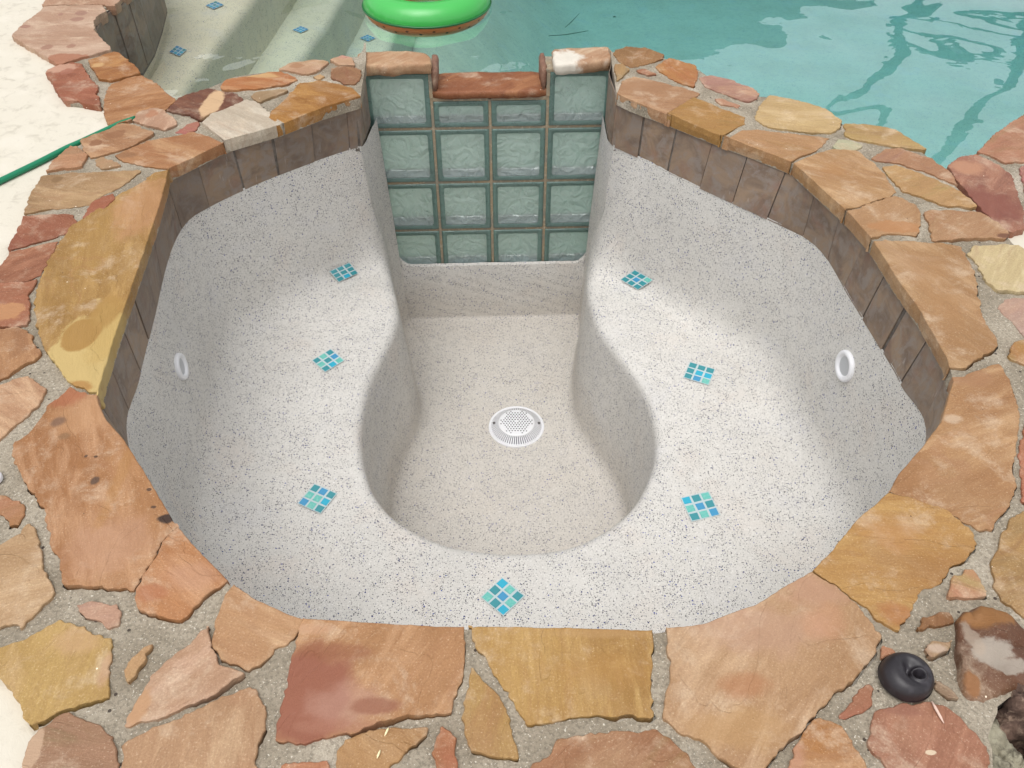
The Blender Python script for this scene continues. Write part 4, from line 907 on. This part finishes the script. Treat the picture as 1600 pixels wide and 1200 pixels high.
band('waterline_tile', [Vector((-2.5, 5.6, 0))] + [p for p in lw], lambda q: -.27, lambda q: -.02, M_TILE, pool, seed=5, facing=Vector((.5, 4, 0)))
def step_mesh(z, line_px, depth, seed):
    """a tread: everything left of the nosing line, nosing rounded"""
    L = [U(x, y, z) for x, y in line_px]
    a, b = L[0], L[-1]
    far_ = b + (b - L[-2]).normalized() * 2.6
    L = [a + (a - L[1]).normalized() * .9] + L + [far_]
    L = resample(L, .05, False)
    L = [p + Vector((.006 * fbm((p.x * 4, p.y * 4, seed), 2), 0, 0)) for p in L]
    R_ = .045; prof = [(-4.2, 0)] + [(-R_ * 1.0 * (1 - math.sin(t)), -R_ * (1 - math.cos(t))) for t in [k / 6 * math.pi / 2 for k in range(7)]] + [(.03, -depth - .04)]
    vs = []
    for i, p in enumerate(L):
        d = (L[min(i + 1, len(L) - 1)] - L[max(0, i - 1)]).normalized(); nn = Vector((d.y, -d.x, 0))
        if nn.x < 0: nn = -nn
        for o, dz in prof: vs.append(p + nn * o + Vector((0, 0, dz)))
    m = len(prof)
    for i, p in enumerate(L): vs[i * m] = p + Vector((-4.5, 0, 0))
    fs = [(i * m + k, (i + 1) * m + k, (i + 1) * m + k + 1, i * m + k + 1) for i in range(len(L) - 1) for k in range(m - 1)]
    o = mesh_obj('step', vs, fs, M_PLP, pool, True); return o
def clipx(o): return o
s1 = step_mesh(-.33, [(283,150),(300,122),(345,62),(392,2),(410,-22)], .22, 1)
s2 = step_mesh(-.55, [(400,170),(440,130),(482,80),(523,18),(545,-20)], .22, 2)
s3 = step_mesh(-.78, [(585,130),(603,95),(618,50),(628,10),(640,-30)], .25, 3)
for z, cs, pat in ((-.33, [(265,82),(276,72),(293,79),(280,89)], [3,1,3,0,3,1,3,3,0]), (-.33, [(321,9),(338,3),(350,8),(334,16)], [3,1,3,3,0,1,0,3,3]),
              (-.55, [(457,47),(470,42),(483,46),(470,53)], [3,3,1,3,1,3,3,3,3]), (-.78, [(562,60),(574,55),(587,60),(575,66)], [3,0,3,3,3,0,3,1,3])):
    mosaic(cs, pat, pool, lambda x, y, z=z: U(x, y, z + .002))

# water: a closed body of tinted water with a gently rippled top
m = NT('pool_water'); p = m.pos()
big_ = m.noise(m.vmath('MULTIPLY', p, (1.0, .8, 1)), 2.6, 1, .4, .5)
sm = m.noise(p, 7.0, 2, .5, .6)
h = m.math('ADD', big_, m.math('MULTIPLY', sm, .035))
nrm = m.bump(h, .015, 1.0)
fr = m.schlick(nrm, .08, 3.8)
tr = m.n('BsdfTransparent', {'Color': (1, 1, 1, 1)}); gg = m.n('BsdfGlossy', {'Color': (1, 1, 1, 1), 'Roughness': .0, 'Normal': nrm})
s = m.n('MixShader', {0: fr, 1: tr.outputs[0], 2: gg.outputs[0]}); m.t.links.new(s.outputs[0], m.out.inputs['Surface'])
va = m.n('VolumeAbsorption', {'Color': (.24, .77, .88, 1), 'Density': .30}); m.t.links.new(va.outputs[0], m.out.inputs['Volume'])
M_WATER = m.mat
WP = offset(resample(POOL, .05), .006)
V, T = fill(WP, [], 0); mb = MB(); n = len(WP)
b = len(V); vs = [Vector((v.x, v.y, WZ)) for v in V] + [Vector((v.x, v.y, -2.35)) for v in V]
fs = [tuple(f) for f in T] + [tuple(i + b for i in reversed(f)) for f in T]
for i in range(n): j = (i + 1) % n; fs.append((i, b + i, b + j, j))
water = mesh_obj('pool_water', vs, fs, M_WATER); tag(water, kind='structure')

# swim ring
m = NT('green_vinyl'); pp = m.pos(); M_RG = m.principled(lin((66, 178, 80)), .33, None, **{'Specular_IOR_Level': .5, 'Coat_Weight': .3, 'Subsurface_Weight': .0})
M_RO = plain('orange_vinyl', (226, 140, 84), .3); M_RD = plain('dark_green_seam', (26, 104, 52), .35); M_SD = plain('black_seed', (40, 26, 24), .4)
rc_ = U(661, 44, WZ); RM, RT = .188, .068
ctr = Vector((rc_.x, rc_.y + RM + RT * .55, WZ + .018))
ring_o = empty('swim_ring', ctr, 'small inflatable swim ring, green above and orange with black seeds below, by the steps', 'swim ring')
def torus(a0, a1, na, mat, name, wr=.0):
    N = 160; vs = []
    for i in range(N):
        t = 2 * math.pi * i / N
        for k in range(na + 1):
            a = R(a0 + (a1 - a0) * k / na); e = 1 - abs(math.sin(a))
            pk = 1 + wr * (max(0, 1 - abs(math.degrees(a) % 360 - 0) / 50)) * (.5 * fbm((math.cos(t) * 14, math.sin(t) * 14, 2), 3) + .5 * fbm((math.cos(t) * 40, math.sin(t) * 40, 4), 2))
            r = RM + RT * math.cos(a) * pk; vs.append(ctr + Vector((r * math.cos(t), r * math.sin(t), RT * .92 * math.sin(a) * pk)))
    m = na + 1; fs = [(i * m + k, ((i + 1) % N) * m + k, ((i + 1) % N) * m + k + 1, i * m + k + 1) for i in range(N) for k in range(na)]
    return mesh_obj(name, vs, fs, mat, ring_o, True)
torus(-4, 184, 24, M_RG, 'green_top', .05); torus(-176, -4, 20, M_RO, 'orange_underside', .03)
mb = MB(); pts = [ctr + Vector(((RM + RT + .002) * math.cos(t), (RM + RT + .002) * math.sin(t), -.004 + .0015 * fbm((math.cos(t) * 20, math.sin(t) * 20, 0), 2))) for t in [2 * math.pi * k / 120 for k in range(121)]]
mb.tube(pts, .0045, 6); mb.build('seam', M_RD, ring_o, True)
mb = MB()
for k in range(30):
    t = 2 * math.pi * k / 30 + .07; a = R(-22 if k % 2 else -34); c = ctr + Vector(((RM + RT * math.cos(a)) * math.cos(t), (RM + RT * math.cos(a)) * math.sin(t), RT * .92 * math.sin(a)))
    nn = Vector((math.cos(a) * math.cos(t), math.cos(a) * math.sin(t), math.sin(a))); e1 = Vector((-math.sin(t), math.cos(t), 0)); e2 = nn.cross(e1)
    mb.add([c + nn * .001 + e1 * .0062 * math.cos(q * math.pi / 5) + e2 * .0045 * math.sin(q * math.pi / 5) for q in range(10)], [tuple(range(10))])
sd = mb.build('seed_marks', M_SD, ring_o); sd['kind'] = 'stuff'

# hose
M_HOSE = plain('green_hose_vinyl', (8, 120, 84), .4)
mb = MB(); hz = DZ + .0085
mb.tube([U(x, y, hz) for x, y in [(-140,352),(-60,312),(0,283),(60,254),(105,231),(128,221),(160,206),(188,193),(203,188),(212,185)]], .0078, 12)
tag(mb.build('garden_hose', M_HOSE, None, True), 'green garden hose lying on the cream deck against the paving edge', 'hose')

# black rubber plug
pc = U(1413, 1062, .002); plug = empty('rubber_plug', pc, 'black rubber plug with a dimpled hollow lying on the lower right flagstones', 'rubber plug')
m = NT('black_rubber'); pp = m.pos(); nz = m.noise(pp, 60, 4, .6)
M_RUB = m.principled(m.mix(m.ramp(nz, .5, .75, 0, .5), lin((34, 30, 34)), lin((70, 66, 72))), .42, m.bump(m.noise(pp, 300, 3, .6), .0004, .6))
def plug_z(x, y, r):
    t = r / .0375; z = .026 * (max(0, 1 - t ** 3.2)) ** .5
    d = math.hypot(x - .007, y + .003) / .017; z -= .0125 * math.exp(-d * d * 1.1)
    g = math.hypot(x - .002, y - .012) / .010; z -= .007 * math.exp(-g * g)
    q = math.hypot(x - .0115, y + .0045); z += .0055 * math.exp(-((q - .0085) / .0028) ** 2)
    q2 = math.hypot((x - .0115) / 1.4, y + .0055) / .0045; z -= .010 * math.exp(-q2 * q2)
    q3 = math.hypot(x + .002, (y - .000) / 1.9) / .0028; z -= .006 * math.exp(-q3 * q3)
    return z
vs = []; fs = []; NR, NA = 34, 72
for i in range(NR + 1):
    r = .0375 * (i / NR) ** .85
    for k in range(NA):
        t = 2 * math.pi * k / NA; rr = r * (1 + .02 * math.sin(2 * t + .6)); x, y = rr * math.cos(t), rr * math.sin(t) * .96
        vs.append(pc + Vector((x, y, plug_z(x, y, r) + .006)))
for i in range(NR):
    for k in range(NA): fs.append((i * NA + k, i * NA + (k + 1) % NA, (i + 1) * NA + (k + 1) % NA, (i + 1) * NA + k))
mesh_obj('rubber_body', vs, [f[::-1] for f in fs], M_RUB, plug, True)
mb = MB(); mb.lathe([(.0375, .0065), (.0378, .004), (.036, .0005), (.0005, .0005)], 72, lambda u, v, w: pc + Vector((u, v * .96, w))); mb.build('base_rim', M_RUB, plug, True)

# white cap at the left edge
cp = U(-9, 750, 0); mb = MB(); mb.lathe([(.0145, .0), (.0150, .006), (.0135, .010), (.008, .012), (.0004, .0125)], 32, lambda u, v, w: cp + Vector((u, v, w)))
tag(mb.build('plastic_cap', M_WP, None, True), 'white round plastic cap on the mortar at the far left edge', 'plastic cap')

# slivers and needles
M_CH = plain('dry_grass_clipping', (240, 226, 180), .7); M_CH2 = plain('pale_splinter', (216, 186, 170), .7)
for (x0, y0, x1, y1, w, mt, lab) in ((607,1137,601,1150,.0016,M_CH,'short dry grass clipping, upper one of two on the same tan flagstone'), (594,1172,589,1185,.0016,M_CH,'short dry grass clipping, lower one of two on the same tan flagstone'), (1456,1096,1475,1130,.0022,M_CH2,'pale wood splinter beside the black rubber plug')):
    a, b = U(x0, y0, .0055), U(x1, y1, .0055); mb = MB(); mb.tube([a, a.lerp(b, .3), a.lerp(b, .7), b], [w * .5, w, w * .9, w * .25], 6)
    tag(mb.build('dry_clipping', mt, None, True), lab, 'debris', 'dry clippings on the paving')
M_TW = plain('dark_needle', (44, 84, 70), .6)
for pts, lab in (([(883,43),(893,34),(905,21)], 'short dark pine needle floating upright on the pool water'), ([(857,56),(885,54),(919,48)], 'long dark pine needle floating level on the pool water')):
    P = [U(x, y, WZ + .001) for x, y in pts]; mb = MB(); mb.tube(P, [.001, .0018, .0008], 6)
    tag(mb.build('pine_needle', M_TW, None, True), lab, 'pine needle', 'needles on the pool water')
c_ = U(960, 26, WZ + .002); mb = MB(); mb.lathe([(.0005, .003), (.004, .001), (.005, -.001), (.0005, -.002)], 12, lambda u, v, w: c_ + Vector((u * 1.2, v, w)))
tag(mb.build('floating_seed', M_TW, None, True), 'tiny dark seed floating on the water behind the right pier', 'seed')

# rocks in the hole at the lower right
bo = rock('boulder', [U(x, y, .012) for x, y in [(1500,962),(1528,944),(1560,950),(1592,974),(1645,994),(1650,1075),(1604,1070),(1572,1076),(1548,1094),(1520,1088),(1505,1060),(1498,1010)]], -.06, .012, [(112, 70, 50), (140, 98, 72), (96, 62, 48)], 801, None,
  [(1540,970,44,18,(168,112,60),.3,.9,1.6),(1538,1022,34,20,(186,174,166),.25,.85,2.2),(1570,1046,34,12,(176,164,156),.25,.85,2.2),(1512,1000,10,24,(190,170,156),.3,.7,2.2),(1516,1074,12,14,(166,108,62),.3,.9,1.5)], thick_noise=.022)
tag(bo, 'rugged maroon and rust boulder with white scale patches at the lower right edge', 'boulder')
def boulder(cx, cy, z, rx, ry, rz_, seed, mat, name, label):
    c = U(cx, cy, 0); c.z = z; vs = []; fs = []; NA, NB = 64, 34
    for i in range(NB + 1):
        ph = -math.pi / 2 + math.pi * i / NB
        for k in range(NA):
            t = 2 * math.pi * k / NA; d = Vector((math.cos(ph) * math.cos(t), math.cos(ph) * math.sin(t), math.sin(ph)))
            n_ = fbm(d * 1.3 + Vector((seed, 0, 0)), 5); n_ = math.floor(n_ * 5) / 5 * .6 + n_ * .4
            r = 1 + .42 * n_ + .06 * fbm(d * 6 + Vector((0, seed, 0)), 4)
            vs.append(c + Vector((d.x * rx, d.y * ry, d.z * rz_)) * r)
    for i in range(NB):
        for k in range(NA): fs.append((i * NA + k, i * NA + (k + 1) % NA, (i + 1) * NA + (k + 1) % NA, (i + 1) * NA + k))
    return tag(mesh_obj(name, vs, fs, mat, None, True), label, 'rock', 'rocks in the hole at the lower right')
M_R1 = noisy('pale_grey_green_rock', (170, 164, 142), (128, 122, 104), 26, .9, .006, (70, 62, 50), 60)
M_R2 = noisy('dark_brown_rock', (66, 48, 40), (104, 82, 70), 22, .9, .006, (150, 128, 110), 70)
boulder(1606, 1190, -.10, .062, .072, .085, 2, M_R1, 'rock', 'pale grey green rock at the bottom right corner, in the dark hole')
boulder(1634, 1098, -.060, .062, .046, .070, 5, M_R2, 'rock', 'dark brown rock at the right edge, above the pale rock')

# ------------------------------------------------------------------ what the water mirrors: screen enclosure and house
M_BRZ = plain('dark_bronze_aluminium', (46, 42, 38), .5)
enc = empty('screen_enclosure', Vector((4, 11, 0)), 'dark bronze aluminium frame of the pool screen enclosure mirrored in the water', 'screen enclosure')
def bar(name, a, b, w=.06):
    mb = MB(); mb.tube([Vector(a), Vector(b)], w * .62, 4); return mb.build(name, M_BRZ, enc)
for x in (5.1, 6.6, 8.1, 9.6): bar('post', (x + .35, 11, DZ), (x, 11, 3.0), .13); bar('roof_beam', (x, 11, 3.0), (x - 1.3, 9.9, 4.6), .13)
bar('top_rail', (4.9, 11, 3.0), (12, 11, 3.0), .11); bar('mid_rail', (4.9, 11, 1.2), (12, 11, 1.2), .05); bar('top_rail', (3.7, 9.9, 4.6), (12, 9.9, 4.6), .11)
house = empty('house', Vector((0, 14, 0)), 'house beyond the pool whose wall and roof darken the mirrored water', 'house')
M_WL = noisy('grey_green_stucco', (96, 104, 92), (84, 92, 82), 5); M_RF = noisy('dark_shingle', (60, 56, 52), (74, 68, 62), 9)
mb = MB(); mb.box(-9, 4.4, 12.5, 18, DZ, 2.7); mb.build('wall', M_WL, house)
mb = MB(); mb.add([(-9.6, 11.9, 2.7), (4.9, 11.9, 2.7), (4.9, 18.6, 2.7), (-9.6, 18.6, 2.7), (-6.5, 15.2, 5.8), (1.9, 15.2, 5.8)], [(0, 1, 5, 4), (1, 2, 5), (2, 3, 4, 5), (3, 0, 4), (0, 3, 2, 1)]); mb.build('roof', M_RF, house)
M_GLS = plain('window_glass', (40, 52, 56), .08)
for x in (-6, -2.5, 1.2):
    mb = MB(); mb.box(x - .08, x + 1.68, 12.46, 12.499, .9, 2.2); f = mb.build('window', plain('white_trim', (220, 220, 215), .5), house)
    mb = MB(); mb.box(x, x + 1.6, 12.44, 12.459, .98, 2.12); mb.build('pane', M_GLS, f)
def tree(x, y, h, rr_, seed, label):
    t = empty('tree', Vector((x, y, 0)), label, 'tree', 'trees behind the house'); r = random.Random(seed)
    mb = MB(); mb.tube([(x, y, DZ), (x + .1, y, h * .4), (x, y + .1, h * .8)], [.22, .15, .05], 8)
    for k in range(6):
        an = r.uniform(0, 6.28); mb.tube([(x, y, h * (.4 + .06 * k)), (x + math.cos(an) * rr_ * .7, y + math.sin(an) * rr_ * .7, h * (.55 + .07 * k))], [.07, .02], 6)
    mb.build('trunk', M_TRK, t)
    mb = MB()
    for k in range(2600):
        d = Vector((r.gauss(0, 1), r.gauss(0, 1), r.gauss(0, 1))).normalized() * rr_ * r.uniform(.3, 1) ** .6; d.z *= .9
        if fbm((d.x, d.y, d.z + seed), 2) < -.12: continue
        c = Vector((x, y, h * .72)) + d; a = Vector((r.gauss(0, 1), r.gauss(0, 1), r.gauss(0, 1))).normalized(); b = a.orthogonal().normalized(); s = r.uniform(.08, .16)
        mb.add([c - a * s, c + b * s * .5, c + a * s, c - b * s * .5], [(0, 1, 2, 3)])
    mb.build('crown', M_LF, t)
M_TRK = plain('bark', (88, 72, 58), .9); M_LF = noisy('leaf_green', (58, 78, 44), (78, 98, 56), 3)
tree(-4, 20, 8, 2.6, 1, 'tall green tree behind the left end of the house'); tree(1, 21, 9, 2.8, 2, 'tall green tree behind the middle of the house')

# ------------------------------------------------------------------ light
w = bpy.data.worlds.new('World'); scene.world = w; w.use_nodes = True; nt = w.node_tree; nt.nodes.clear()
SUN_EL, SUN_AZ = R(72), R(-152)   # azimuth: from the left, slightly ahead
sky = nt.nodes.new('ShaderNodeTexSky'); sky.sky_type = 'NISHITA'; sky.sun_disc = False; sky.sun_elevation = SUN_EL; sky.sun_rotation = SUN_AZ; sky.dust_density = 3; sky.air_density = 1
hs = nt.nodes.new('ShaderNodeHueSaturation'); hs.inputs['Saturation'].default_value = .12
bg = nt.nodes.new('ShaderNodeBackground'); bg.inputs['Strength'].default_value = .15
out = nt.nodes.new('ShaderNodeOutputWorld')
nt.links.new(sky.outputs[0], hs.inputs['Color']); nt.links.new(hs.outputs[0], bg.inputs['Color']); nt.links.new(bg.outputs[0], out.inputs['Surface'])
sd_ = bpy.data.lights.new('sun', 'SUN'); so = bpy.data.objects.new('sun', sd_); COL.objects.link(so)
sd_.energy = .72; sd_.angle = R(50); sd_.color = (1, .97, .94)
dirv = Vector((math.sin(SUN_AZ) * math.cos(SUN_EL), math.cos(SUN_AZ) * math.cos(SUN_EL), math.sin(SUN_EL)))
so.rotation_euler = dirv.to_track_quat('Z', 'Y').to_euler(); so.location = (0, 0, 6)
scene.view_settings.view_transform = 'Standard'; scene.view_settings.look = 'None'; scene.view_settings.exposure = .57; scene.view_settings.gamma = 1
scene.render.engine = 'CYCLES'
scene.cycles.max_bounces = 10; scene.cycles.transparent_max_bounces = 16; scene.cycles.transmission_bounces = 6; scene.cycles.diffuse_bounces = 7
scene.cycles.caustics_reflective = False; scene.cycles.caustics_refractive = False
